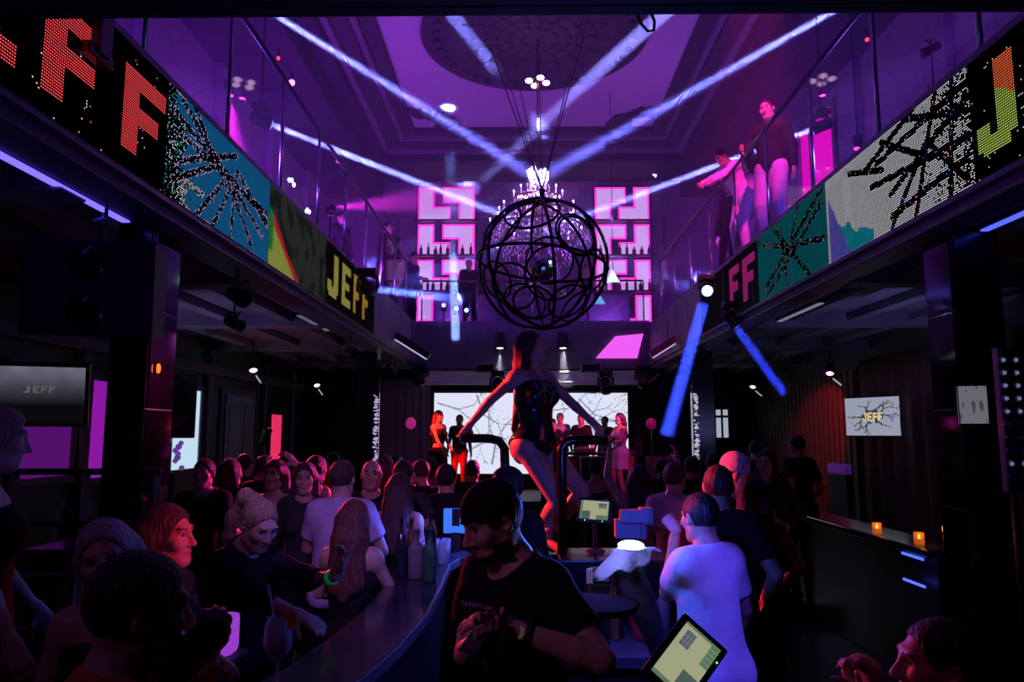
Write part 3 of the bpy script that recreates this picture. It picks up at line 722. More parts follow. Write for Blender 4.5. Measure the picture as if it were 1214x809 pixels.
def led_wall(side):
    E = XL if side < 0 else XR; y0, y1 = 2.45, 11.9
    R = empty('led_screen', (E, (y0 + y1) / 2, ZB), 'long dotted LED screen with blue branches and the yellow word JEFF' if side < 0 else 'long dotted LED screen with white branches and a red green letter J', 'screen')
    n = 7; L = (y1 - y0) / n
    for k in range(n):
        MB().box(E, E - 0.05 * -side * -1 if False else E + side * 0.06, y0 + k * L + 0.003, y0 + (k + 1) * L - 0.003, ZB + 0.0, ZT, 0.004).build('cabinet', M_BLK, R)
    H = ZT - ZB
    if side < 0:
        b1 = [(p, q, .021) for p, q in (((5.05, .64), (7.0, .40)), ((5.1, .52), (7.0, .47)), ((5.2, .76), (6.9, .22)), ((5.15, .30), (6.2, .74)), ((5.8, .03), (6.25, .62)), ((6.15, .02), (6.2, .55)), ((6.65, .03), (6.1, .47)), ((5.5, .02), (5.95, .42)), ((5.4, .79), (6.0, .42)), ((6.3, .6), (7.0, .33)), ((6.0, .5), (6.6, .1)), ((5.1, .15), (5.8, .5)))]
        def fn(u, v):
            d = u + y0 + .22; h = v / H; n_ = mnoise.noise(Vector((d * 5, v * 5, 0)))
            for ch, a, b in (('E', 3.02, 3.52), ('F', 3.70, 4.22), ('F', 4.44, 4.96)):
                if a - .03 <= d <= b + .03 and 0.14 <= h <= 0.86:
                    g = glyph(ch, (d - a) / (b - a), (h - .17) / .66)
                    if g: return (1.0, 0.07, 0.09)
            for ch, a, b, c in (('J', 9.20, 9.75, (.55, .48, .10)), ('E', 9.92, 10.42, (.55, .50, .12)), ('F', 10.60, 11.02, (.65, .36, .05)), ('F', 11.2, 11.65, (.65, .36, .05))):
                if a <= d <= b and .16 <= h <= .88 and glyph(ch, (d - a) / (b - a), (h - .17) / .7): return c
            if d < 5.0:
                if rl.random() < 0.05 and n_ > 0.15: return rl.choice([(.2, .3, .9), (.1, .5, .2), (.5, .5, .6), (.7, .1, .15), (.6, .6, .2)])
                return None
            if d < 7.03:
                w_ = near_branch(b1, d, v)
                if w_ < 1.0: return None if rl.random() < .75 else (.45, .32, .6)
                if w_ < 1.5 and rl.random() < .5: return (.5, .42, .75)
                edge = (d - 5.0) / 0.5 + n_ * .6
                if edge < 0.5: return rl.choice([(.6, .6, .65), (.02, .25, .14), (.02, .12, .3)]) if rl.random() < .3 + edge * .5 else None
                if h < 0.3 and d < 5.8 and n_ > -.1: return (.55, .55, .62) if rl.random() < .6 else (.03, .05, .06)
                return (.012, .17, .45)
            if d < 9.1:
                a = (d - 7.05) / 1.0
                if 0 <= a <= 1 and h < .72 * (1 - a) + .05 * n_ + .02:
                    if a < .12 and h > .2: return (.02, .35, .08)
                    if h > .72 * (1 - a) - .10: return (.8, .03, .05)
                    return (.48, .55, .10)
                w_ = 0.5 + n_
                return (.045, .05, .045) if w_ > .32 else (.022, .024, .022)
            return (.006, .006, .008)
    else:
        b1 = [(p, q, .026) for p, q in (((4.8, .70), (6.1, .60)), ((4.8, .62), (5.9, .28)), ((4.85, .33), (6.2, .44)), ((5.2, .8), (5.55, .0)), ((4.9, .2), (5.9, .10)), ((5.5, .8), (6.3, .62)), ((4.85, .5), (5.6, .77)), ((5.0, .8), (5.1, .0)), ((5.3, .35), (6.0, .75)), ((5.35, .5), (5.9, .02)), ((6.0, .52), (6.6, .70)), ((4.9, .05), (5.3, .45)))]
        b2 = [(p, q, .03) for p, q in (((7.2, .76), (9.0, .10)), ((7.2, .64), (8.9, .02)), ((7.6, .02), (8.6, .78)), ((8.2, .02), (8.4, .78)), ((7.2, .28), (8.2, .45)), ((8.0, .38), (9.1, .72)), ((7.8, .78), (8.2, .30)))]
        def fn(u, v):
            d = u + y0 + .22; h = v / H; n_ = mnoise.noise(Vector((d * 5, v * 5, 3)))
            if 4.38 <= d <= 4.78 and .14 <= h <= .9:
                if glyph('J', 1 - (d - 4.38) / .40, (h - .16) / .72):
                    return (.85, .14, .05) if h > .55 - n_ * .2 else (.40, .55, .10)
            for ch, a, b in (('F', 9.95, 10.42), ('F', 9.28, 9.8)):
                if a <= d <= b and .12 <= h <= .88 and glyph(ch, 1 - (d - a) / (b - a), (h - .14) / .72): return (.60, .025, .28)
            if d < 4.82: return (.4, .4, .42) if rl.random() < .02 else None
            if d < 7.1:
                a = (7.05 - d) / .42
                if 0 <= a <= 1 and h < .75 * (1 - a) + .08 * n_: return (.12, .10, .55)
                if 0 <= a <= 2 and h < .55 - .25 * a + .16 * n_: return (.01, .28, .38)
                k = (d - 4.85) / 1.3
                w_ = near_branch(b1, d, v)
                if w_ < 1.0: return None if rl.random() < .94 else rl.choice([(.8, .05, .05), (.05, .1, .8), (.4, .4, .4)])
                if rl.random() > .55 + k: return None
                return (.55, .55, .60)
            if d < 9.16:
                w_ = near_branch(b2, d, v)
                if w_ < 1: return None if rl.random() < .8 else (.2, .25, .3)
                return (.004, .12, .16)
            return (.008, .006, .012)
    if side < 0: pixel_mesh('light_point', R, (E + 0.004, y0, ZB), (0, 1, 0), (0, 0, 1), PITCH, int((y1 - y0) / PITCH), NV, fn, M_DOT)
    else:
        pixel_mesh('light_point', R, (E - 0.004, y0, ZB), (0, 1, 0), (0, 0, 1), PITCH, int((y1 - y0) / PITCH), NV, fn, M_DOT)
    return R
led_wall(-1); led_wall(1)

def flat_screen(name, label, cat, c, w_, h_, rz, rx, fn, pitch, bezel=0.02, depth=0.05, m=M_PIX, roll=0.0, bez=None, stand=None):
    """a screen facing local -Y, turned rz about the vertical and tipped rx"""
    R = empty(name, c, label, cat)
    M = trs(c, rx, 0, rz) @ Matrix.Rotation(roll, 4, 'Y')
    MB().box(-w_ / 2 - bezel, w_ / 2 + bezel, 0.0, depth, -h_ / 2 - bezel, h_ / 2 + bezel, 0.006, M).build('housing', bez or M_BLKG, R)
    org = M @ Vector((-w_ / 2, -0.003, -h_ / 2)); ux = (M.to_3x3() @ Vector((1, 0, 0))); uz = (M.to_3x3() @ Vector((0, 0, 1)))
    nu, nv = max(2, int(w_ / pitch)), max(2, int(h_ / pitch))
    pixel_mesh('display', R, org, ux, uz, pitch, nu, nv, lambda u, v: fn(u / w_, v / h_), m, 0.7072, 4)
    return R, M

# stage backdrop screen
def stage_screen():
    a, b = U(515, 466, 18.2), U(746, 562, 18.2); w_, h_ = b.x - a.x, a.z - b.z
    br = branches(21, [((.02, .36), -.3, .004), ((.22, .40), -1.2, .0045), ((.62, .05), 1.2, .005), ((.66, .2), .5, .004), ((.98, .12), 2.6, .004), ((.15, .1), .5, .004), ((.75, .38), -.8, .004), ((.3, .05), 1.4, .005), ((.5,.3),.2,.004)], 5, .11, .55)
    def fn(u, v):
        d = near_branch(br, u, v * h_ / w_)
        if d < 0.7: return (.22, .25, .32)
        if d < 1.1: return (.45, .48, .6)
        return (.78, .80, 1.0)
    R, M = flat_screen('stage_screen', 'wide white backdrop screen with branch pattern behind the stage', 'screen', ((a.x + b.x) / 2, 18.2, (a.z + b.z) / 2), w_, h_, 0, 0, fn, 0.025, 0.06, 0.1, attr_emis('stage_pixels', 0.95, True))
    for x in (a.x + .4, b.x - .4): MB().box(x - .04, x + .04, 18.22, 18.30, .62, b.z - .05, .008).build('leg', M_BLK, R)
stage_screen()
def jeff_fn(bg, tc, seed):
    br = branches(seed, [((.5, .5), a, .022) for a in (0.4, 1.3, 2.2, 3.3, 4.3, 5.4)], 4, .16, .6)
    def fn(u, v):
        for k, ch in enumerate('JEFF'):
            a = .32 + k * .095
            if a <= u <= a + .082 and .38 <= v <= .60 and glyph(ch, (u - a) / .082, (v - .38) / .22): return tc
        d = near_branch(br, u, v); r = math.hypot(u - .5, v - .5)
        if d < 1.0 or (.12 < r < .2 and mnoise.noise(Vector((u * 9, v * 9, seed))) > 0): return tuple(x * .12 for x in bg)
        return bg
    return fn
p = UX(1034, 494, WR - 0.35)
flat_screen('wall_television', 'bright television with yellow JEFF over black cracks by the brown curtain', 'television', p, 0.98, 0.60, math.radians(-62), 0, jeff_fn((.30, .32, .42), (.75, .55, .22), 5), 0.012, 0.02, 0.06)
p = U(47, 468, 6.4)
def dimtv(u, v):
    g = max(0, v - .30) ** 1.3 * .34; n_ = mnoise.noise(Vector((u * 6, v * 4, 1))) * .25 + .85
    for k, ch in enumerate('JEFF'):
        a = .33 + k * .09
        if a <= u <= a + .07 and .52 <= v <= .64 and glyph(ch, (u - a) / .07, (v - .52) / .12): return (.12, .10, .09)
    return (g * n_ * .75 + .003, g * n_ * .72 + .003, g * n_ + .004)
flat_screen('wall_television', 'dim television with faint grey JEFF in front of the purple window', 'television', p, 0.70, 0.50, math.radians(20), math.radians(8), dimtv, 0.012, 0.03, 0.06)
p = U(1154, 480, 5.17)  # television mirrored in the column, put in as a lit panel
flat_screen('wall_television', 'small grey television on the front of the mirrored column', 'television', p, 0.17, 0.26, math.radians(-24), 0, lambda u, v: (.13, .13, .16) if mnoise.noise(Vector((u * 7, v * 3, 2))) > -.35 else (.05, .05, .06), 0.006, 0.008, 0.03)

# ------------------------------------------------------------------ the rest of the setting: windows, doors, curtains
def lit_window(n, X, y0, y1, z0, z1, m, sg, bars=0):
    R = struct(MB().box(X, X + sg * 0.03, y0 - 0.09, y1 + 0.09, z0 - 0.09, z1 + 0.09, 0.01).build('window_%d' % n, M_STUM))
    MB().box(X + sg * 0.03, X + sg * 0.045, y0, y1, z0, z1).build('pane', m, R)
    for a, b in ((y0 - .09, y0), (y1, y1 + .09)): MB().box(X, X + sg * 0.07, a, b, z0 - .09, z1 + .09, 0.012).build('frame', M_STUM, R)
    for a, b in ((z0 - .09, z0), (z1, z1 + .09)): MB().box(X, X + sg * 0.07, y0, y1, a, b, 0.012).build('frame', M_STUM, R)
    for k in range(bars):
        y = y0 + (y1 - y0) * (k + 1) / (bars + 1); MB().box(X, X + sg * 0.06, y - .025, y + .025, z0, z1).build('mullion', M_STUM, R)
    return R
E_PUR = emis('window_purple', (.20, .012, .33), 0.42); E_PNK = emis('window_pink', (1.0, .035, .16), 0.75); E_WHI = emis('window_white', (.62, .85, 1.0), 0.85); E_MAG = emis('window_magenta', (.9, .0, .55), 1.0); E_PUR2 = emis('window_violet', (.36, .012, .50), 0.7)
def wl(px): return UX(px, 500, WL + 0.03).y
def wz(px, py): return UX(px, py, WL + 0.03).z
lit_window(1, WL, wl(8), wl(84), wz(50, 566), wz(50, 440), E_PUR, 1)  # purple lit wall bay, its light put into a glowing framed pane
lit_window(2, WL, wl(105), wl(128), wz(118, 566), wz(118, 452), E_PUR2, 1)  # brightly lit pilaster, put in as a glowing violet pane
lit_window(3, WL, wl(203), wl(235), wz(220, 556), wz(220, 462), E_WHI, 1)
lit_window(4, WL, wl(320), wl(333), wz(326, 548), wz(326, 492), E_PNK, 1)
# grey double door with lit handles
yA, yB_ = wl(264), wl(298); zt = wz(283, 470)
D = struct(MB().box(WL, WL + 0.05, yA - .12, yB_ + .12, 0, zt + .12, 0.01).build('door_1', M_STUM))
for k in range(2):
    a = yA + (yB_ - yA) * k / 2; b = a + (yB_ - yA) / 2 - .02
    lf = MB().box(WL + .05, WL + .09, a, b, 0.02, zt, 0.01).build('leaf', mat('door_grey', (.34, .33, .37), .5, vary=.1), D)
    for z0_, z1_ in ((.2, 1.0), (1.15, zt - .15)): MB().box(WL + .09, WL + .105, a + .12, b - .12, z0_, z1_, 0.008).build('panel', mat('door_grey_panel', (.26, .25, .29), .5), lf)
    MB().tube([(WL + .13, b - .1 if k == 0 else a + .1, .95), (WL + .13, b - .1 if k == 0 else a + .1, 1.25)], .014, 8).build('handle', M_STEEL, lf, True)
# pilasters and ledge along the left wall, wooden slats along the right wall
for k, px in enumerate((96, 140, 245, 312, 345)):
    y = wl(px); struct(MB().box(WL, WL + .08, y - .1, y + .1, 0, 3.4, .015).build('trim_%d' % (10 + k), M_STUM))
struct(MB().box(WL, WL + .14, 6, 18.6, 2.95, 3.12, .03).build('trim_20', M_STUM))
pn = struct(MB().box(WR - .06, WR, 13.0, 18.6, 0, 3.1).build('trim_21', M_WOOD))
for k in range(24):
    y = 13.06 + k * .232; MB().box(WR - .11, WR - .06, y, y + .17, .05, 3.05, .012).build('slat', M_WOOD, pn)
pw = struct(MB().box(WR - .06, WR, 4.5, 8.6, 0, 3.1).build('trim_22', M_WOOD))
for k in range(14): MB().box(WR - .11, WR - .06, 4.56 + k * .29, 4.56 + k * .29 + .23, .05, 3.05, .012).build('slat', M_WOOD, pw)
M_CURT = mat('curtain_brown', (.16, .075, .05), .8, bump=.3, bscale=20, vary=.2)
def curtain(label, X, y0, y1, z0, z1, sg, m, amp=.07, waves=9, axis='y', folds_seed=0):
    n = waves * 8; b = MB(); vs = []; fs = []; rnd = random.Random(folds_seed); ph = rnd.uniform(0, 6)
    for j in range(7):
        t = j / 6
        for i in range(n + 1):
            u = i / n; a = amp * (0.6 + 0.5 * t) * math.sin(2 * PI * waves * u + ph + .5 * math.sin(5 * t + u * 9)) * (.7 + .3 * math.sin(u * 17))
            q = y0 + (y1 - y0) * u; z = z1 + (z0 - z1) * t
            vs.append((X + sg * (.12 + a), q, z) if axis == 'y' else (q, X + sg * (.12 + a), z))
    for j in range(6):
        for i in range(n): k = j * (n + 1) + i; fs.append((k, k + 1, k + n + 2, k + n + 1))
    b.add(vs, fs); o = b.build('curtain', m, None, True, loc=(X, (y0 + y1) / 2, z0) if axis == 'y' else ((y0 + y1) / 2, X, z0))
    sol = o.modifiers.new('thick', 'SOLIDIFY'); sol.thickness = .008
    return tag(o, label, 'curtain')
curtain('long brown curtain hanging behind the bright JEFF television', WR, 8.7, 12.8, .05, 3.2, -1, M_CURT, folds_seed=2)
M_CUR2 = mat('curtain_plum', (.30, .22, .32), .8, bump=.3, bscale=20)
curtain('pale plum curtain beside the stage at the pink balloon', 17.6, -3.6, -2.15, .05, 3.2, -1, M_CUR2, .05, 8, 'x', 4)
M_CUR3 = mat('curtain_magenta', (.8, .1, .5), .8, bump=.2, bscale=20)
# small window with two panes and a transom on the back wall, right of the stage
a, b = U(848, 486, 18.58), U(863, 519, 18.58)
Wn = struct(MB().box(a.x - .06, b.x + .06, 18.54, 18.6, b.z - .06, a.z + .06, .01).build('window_5', M_BLK))
E_DAY = emis('window_daylight', (.42, .50, .58), .8)
mx = (a.x + b.x) / 2
for xa, xb, za, zb_ in ((a.x, mx - .03, b.z, a.z - .2), (mx + .03, b.x, b.z, a.z - .2), (a.x, mx - .03, a.z - .14, a.z), (mx + .03, b.x, a.z - .14, a.z)):
    MB().box(xa, xb, 18.52, 18.545, za, zb_).build('pane', E_DAY, Wn)
# upper right: magenta drapes put in as glowing panes in tall window openings
for k, (p0, p1) in enumerate(((940, 962), (966, 990))):
    q0, q1 = UX(p0, 200, WR - .05), UX(p1, 200, WR - .05)
    lit_window(6 + k, WR, q1.y, q0.y, 4.6, UX(965, 146, WR - .05).z, E_MAG, -1)
lit_window(8, WL, UX(385, 300, WL).y - 1.6, UX(385, 300, WL).y + 1.4, 5.4, 6.6, E_PUR2, 1, 3)
# upper wall pilasters
for k in range(6):
    y = 4.5 + 2.7 * k
    struct(MB().box(WL, WL + .14, y - .3, y + .3, ZU, 8.45, .03).build('trim_%d' % (30 + k), M_WALL)); struct(MB().box(WR - .14, WR, y - .3, y + .3, ZU, 8.45, .03).build('trim_%d' % (40 + k), M_WALL))
for k, x in enumerate((-4.6, -3.1, -1.35, 1.85, 3.6, 5.1)): struct(MB().box(x - .28, x + .28, YW - .12, YW, ZU, 8.9, .03).build('trim_%d' % (50 + k), M_WALL))
struct(MB().box(-3.8, 4.4, YW - .16, YW, 7.9, 8.05, .03).build('trim_60', M_STUM))

# ------------------------------------------------------------------ mirrored sphere cage, mirror ball, chandelier
SC = U(643, 313, 7.3); SR = 0.655
M_CAGE = mat('cage_black_steel', (.012, .011, .014), .4, metal=.4)
def sphere_cage():
    R = empty('sphere_cage', SC, 'large black sphere of welded steel hoops hanging above the dancer', 'hanging sphere')
    def hoop(n, off, rr, name='hoop'):
        n = Vector(n).normalized(); u = n.orthogonal().normalized(); v = n.cross(u); c = SC + n * off
        MB().tube([c + (u * math.cos(2 * PI * k / 48) + v * math.sin(2 * PI * k / 48)) * rr for k in range(48)], .0165 if name == 'hoop' else .0125, 6, True).build(name, M_CAGE, R, True)
    hoop((.10, .05, 1), 0, SR); hoop((.25, 1, .05), 0, SR); hoop((1, .12, .1), 0, SR); hoop((.75, -1, .12), 0, SR); hoop((.75, .85, -.1), 0, SR)
    def small(dx, dy, ang, front=1):
        x, z = dx / 78, -dy / 78; y = -front * math.sqrt(max(0.02, 1 - x * x - z * z)); hoop((x, y, z), SR * math.cos(ang), SR * math.sin(ang), 'small_hoop')
    for q in ((10, 28, .40), (-36, 40, .36), (-50, -35, .36), (-14, -52, .42), (38, -20, .34), (28, 56, .30), (-12, 58, .30), (58, 18, .30)): small(*q)
    for q in ((-22, 36, .36), (12, -22, .40), (46, -48, .34), (48, 46, .34), (-58, 10, .32)): small(*q, front=-1)
    top = SC + Vector((0, 0, SR)); MB().tube([top - Vector((0, 0, .02)), top + Vector((0, 0, .12))], .03, 10).build('hanger', M_CAGE, R, True)
    for k, (x, y) in enumerate(((-1.2, 1.4), (1.1, 1.5), (.9, 3.2), (-.75, 3.4), (.15, 4.6), (-.4, 4.2))):
        MB().tube([top + Vector((0, 0, .10)), Vector((SC.x + x, SC.y + y + 2.2, ZC - .02))], .0065, 5).build('cable', M_CAGE, R)
sphere_cage()
def mirror_ball():
    c = U(643, 318, 7.3); r = .142
    R = empty('mirror_ball', c, 'small mirror ball hanging inside the black hoop sphere', 'mirror ball')
    b = MB(); rnd = random.Random(2); rows = 14
    MB().ball(c, r * .97, 20, 12).build('core', M_BLKG, R, True)
    for i in range(1, rows):
        th = PI * i / rows; n = max(4, int(26 * math.sin(th)))
        for k in range(n):
            a = 2 * PI * k / n; d = Vector((math.sin(th) * math.cos(a), math.sin(th) * math.sin(a), math.cos(th)))
            d2 = (d + Vector((rnd.gauss(0, .05), rnd.gauss(0, .05), rnd.gauss(0, .05)))).normalized()
            u = Vector((0, 0, 1)).cross(d2).normalized(); v = d2.cross(u); p = c + d * r; s_ = .0155
            b.add([p + u * s_ + v * s_, p - u * s_ + v * s_, p - u * s_ - v * s_, p + u * s_ - v * s_], [(0, 1, 2, 3)])
    o = b.build('mirror_tile', mat('mirror_tile', (.9, .9, .95), .16, metal=1), R); o['kind'] = 'stuff'
    MB().tube([c + Vector((0, 0, r)), Vector((c.x, c.y, SC.z + SR))], .006, 6).build('rod', M_CAGE, R)
mirror_ball()
M_CRY = mat('crystal', (.92, .90, .96), .08, spec=.8); M_GOLD = mat('aged_brass', (.35, .22, .12), .3, metal=1.0)
M_BULB = emis('chandelier_bulb', (.85, .6, 1.0), 7.0); M_BULBC = emis('cold_bulb', (.85, .95, 1.0), 14.0)
def chandelier():
    Y = 13.3; x = CX + .06; zt_ = U(640, 212, Y).z; zb_ = U(640, 335, Y).z; hgt = zt_ - zb_
    R = empty('chandelier', (x, Y, zb_), 'wide tiered crystal chandelier with white candle bulbs hanging under the ceiling rosette', 'chandelier')
    MB().tube([(x, Y, zb_), (x, Y, ZC - .06)], .022, 8).build('stem', M_GOLD, R)
    rnd = random.Random(5); cr = MB()
    def drop(p, s_): cr.add([p + Vector(q) * s_ for q in ((0, 0, .6), (.35, 0, 0), (0, .35, 0), (-.35, 0, 0), (0, -.35, 0), (0, 0, -1))], [(0, 1, 2), (0, 2, 3), (0, 3, 4), (0, 4, 1), (5, 2, 1), (5, 3, 2), (5, 4, 3), (5, 1, 4)])
    for r, t, n in ((.18, .02, 10), (.45, .20, 16), (.72, .36, 24), (.90, .50, 30), (.64, .66, 20), (.38, .82, 12)):
        z = zt_ - hgt * t
        MB().tube([(x + r * math.cos(2 * PI * k / 40), Y + r * math.sin(2 * PI * k / 40), z) for k in range(40)], .016, 6, True).build('ring', M_GOLD, R, True)
        for k in range(n):
            a = 2 * PI * k / n; p = Vector((x + r * math.cos(a), Y + r * math.sin(a), z))
            if k % 2 == 0 and t < .6:
                MB().tube([Vector((x, Y, z + .12)), Vector((x + r * .6 * math.cos(a), Y + r * .6 * math.sin(a), z - .10)), p], .010, 5).build('arm', M_GOLD, R)
                cn = MB().tube([p, p + Vector((0, 0, .13))], .014, 6).build('candle', mat('candle_sleeve', (.8, .78, .8), .5), R)
                MB().ball(p + Vector((0, 0, .155)), (.013, .013, .028), 6, 5).build('bulb', M_BULB, cn, True)
            for j in range(5): drop(p + Vector((rnd.uniform(-.05, .05), rnd.uniform(-.05, .05), -.06 - j * .055)), .035)
        for k in range(n * 3):
            a = rnd.uniform(0, 2 * PI); q = r * rnd.uniform(.5, 1); drop(Vector((x + q * math.cos(a), Y + q * math.sin(a), z + rnd.uniform(-.16, .10))), .04)
    for k in range(70):                                            # crown
        a = rnd.uniform(0, 2 * PI); drop(Vector((x + .22 * math.cos(a) * rnd.uniform(.4, 1), Y + .22 * math.sin(a), zt_ + rnd.uniform(-.05, .22))), .06)
    cr.build('crystal_drop', M_CRY, R)['kind'] = 'stuff'
    # four small lamps high on the stem
    zl = U(640, 97, Y).z
    for a in (0.3, 1.9, 3.4, 5.0):
        p = Vector((x + .17 * math.cos(a), Y + .17 * math.sin(a), zl)); s_ = MB().tube([(x, Y, zl + .1), p], .012, 6).build('lamp_arm', M_GOLD, R)
        MB().ball(p, (.075, .075, .045), 10, 6).build('lamp', emis('top_lamp', (1, .6, 1), 4), s_, True)
    light('POINT', 'stem_light', (x, Y, zl - .3), MAG, 24, .03)
    light('POINT', 'chandelier_light', (x, Y - .3, zt_ - .5), (.75, .35, 1.0), 60, .06)
chandelier()

# ------------------------------------------------------------------ stage lamps and speakers
M_LCOL = {}
def moving_head(label, loc, target, col, power=None, angle=10, s=1.0, up=1, group=None, es=30, lens=True, support=None):
    loc = Vector(loc); R = empty('moving_head_light', loc, label, 'stage light', group)
    MB().box(loc.x - .11 * s, loc.x + .11 * s, loc.y - .11 * s, loc.y + .11 * s, loc.z + up * .20 * s - .04 * s, loc.z + up * .20 * s + .04 * s, .012).build('base', M_BLK, R)
    MB().tube([loc + Vector((-.12 * s, 0, 0)), loc + Vector((-.12 * s, 0, up * .12 * s)), loc + Vector((0, 0, up * .18 * s)), loc + Vector((.12 * s, 0, up * .12 * s)), loc + Vector((.12 * s, 0, 0))], .022 * s, 8).build('yoke', M_BLK, R)
    if support is not None: MB().tube([loc + Vector((0, 0, up * .2 * s)), Vector((loc.x, loc.y, support))], .016, 8).build('support_pole', M_DSTL, R)
    M = aim(loc, target)
    hdo = MB().lathe([(.04 * s, .15 * s), (.085 * s, .11 * s), (.09 * s, -.05 * s), (.10 * s, -.13 * s), (.082 * s, -.135 * s)], (0, 0, 0), 16, M).build('head', M_BLK, R, True)
    MB().lathe([(.082 * s, -.135 * s), (.07 * s, -.15 * s), (.001, -.156 * s)], (0, 0, 0), 16, M).build('lens', emis('lens_%02d_%02d_%02d_%d' % (col[0] * 99, col[1] * 99, col[2] * 99, es), col, es) if lens else M_BLKG, hdo, True)
    if power: light('SPOT', 'lamp_light', M @ Vector((0, 0, -.17 * s)), col, power, .04, target, angle, .5)
    return R
def par_can(label, loc, target, col, power=None, angle=25, s=1.0, es=20, group=None, lens=True, support=None):
    loc = Vector(loc); R = empty('par_light', loc, label, 'stage light', group); M = aim(loc, target)
    can = MB().lathe([(.03 * s, .14 * s), (.06 * s, .12 * s), (.075 * s, -.10 * s), (.08 * s, -.13 * s), (.068 * s, -.13 * s), (.06 * s, -.06 * s)], (0, 0, 0), 16, M).build('can', M_BLK, R, True)
    MB().lathe([(.066 * s, -.095 * s), (.001, -.105 * s)], (0, 0, 0), 16, M).build('lens', emis('plens_%02d_%02d_%02d_%d' % (col[0] * 99, col[1] * 99, col[2] * 99, es), col, es) if lens else M_BLKG, can, True)
    MB().tube([M @ Vector((-.085 * s, 0, 0)), loc + Vector((-.085 * s, 0, .14 * s)), loc + Vector((.085 * s, 0, .14 * s)), M @ Vector((.085 * s, 0, 0))], .010 * s, 6).build('bracket', M_DSTL, R)
    MB().tube([loc + Vector((0, 0, .14 * s)), Vector((loc.x, loc.y, support)) if support is not None else loc + Vector((0, 0, .24 * s))], .012 * s, 6).build('clamp', M_DSTL, R)
    if power: light('SPOT', 'lamp_light', M @ Vector((0, 0, -.14 * s)), col, power, .04, target, angle, .5)
    return R
def speaker(label, c, w_, d_, h_, rz=0, rx=0, cat='speaker', cones=2, group=None):
    R = empty('loudspeaker', c, label, cat, group); M = trs(c, rx, 0, rz)
    MB().box(-w_ / 2, w_ / 2, -d_ / 2, d_ / 2, -h_ / 2, h_ / 2, .02, M).build('cabinet', M_BLK, R)
    g = MB().box(-w_ / 2 + .02, w_ / 2 - .02, -d_ / 2 - .012, -d_ / 2, -h_ / 2 + .02, h_ / 2 - .02, .008, M).build('grille', mat('speaker_grille', (.02, .02, .022), .7, bump=.4, bscale=160), R)
    for k in range(cones):
        z = -h_ / 2 + h_ * (k + .5) / cones; r = min(w_, h_ / cones) * .36
        MB().lathe([(r, 0), (r * .98, .012), (r * .5, .03), (.001, .015)], (0, 0, 0), 20, M @ trs((0, -d_ / 2 - .012, z), PI / 2)).build('cone', M_BLKG, R, True)
    return R
# ------------------------------------------------------------------ back bar on the far balcony
M_SHB = mat('shelf_black', (.05, .035, .06), .4)
E_SHP = emis('shelf_backlight', (.66, .36, .90), 1.0); E_SHE = emis('shelf_edge_strip', (1.0, .04, .70), 1.3)
BOT = [mat('bottle_green', (.03, .10, .05), .1), mat('bottle_brown', (.14, .05, .02), .1), mat('bottle_clear', (.16, .16, .19), .08), mat('bottle_dark', (.02, .02, .03), .1), mat('bottle_red', (.5, .02, .05), .1)]
def bottle_mesh(name, h, r, m):
    b = MB().lathe([(r * .9, 0), (r, .01), (r, h * .58), (r * .75, h * .68), (r * .34, h * .76), (r * .32, h * .95), (r * .42, h * .955), (r * .42, h), (.001, h)], (0, 0, 0), 10)
    o = b.build(name, m, None, True); o.data.name = name; return o
BPROTO = [bottle_mesh('bottle', .30, .042, BOT[0]), bottle_mesh('bottle', .33, .038, BOT[1]), bottle_mesh('bottle', .28, .050, BOT[2]), bottle_mesh('bottle', .35, .036, BOT[3]), bottle_mesh('bottle', .24, .055, BOT[4])]
BUSED = set()
BNAME = ['green', 'brown', 'clear', 'black', 'red']
def put_bottle(k, loc, label, group, s=1.0):
    if k in BUSED: o = BPROTO[k].copy(); COL.objects.link(o)
    else: o = BPROTO[k]; BUSED.add(k)
    o.location = loc; o.scale = (s, s, s); return tag(o, label, 'bottle', group)
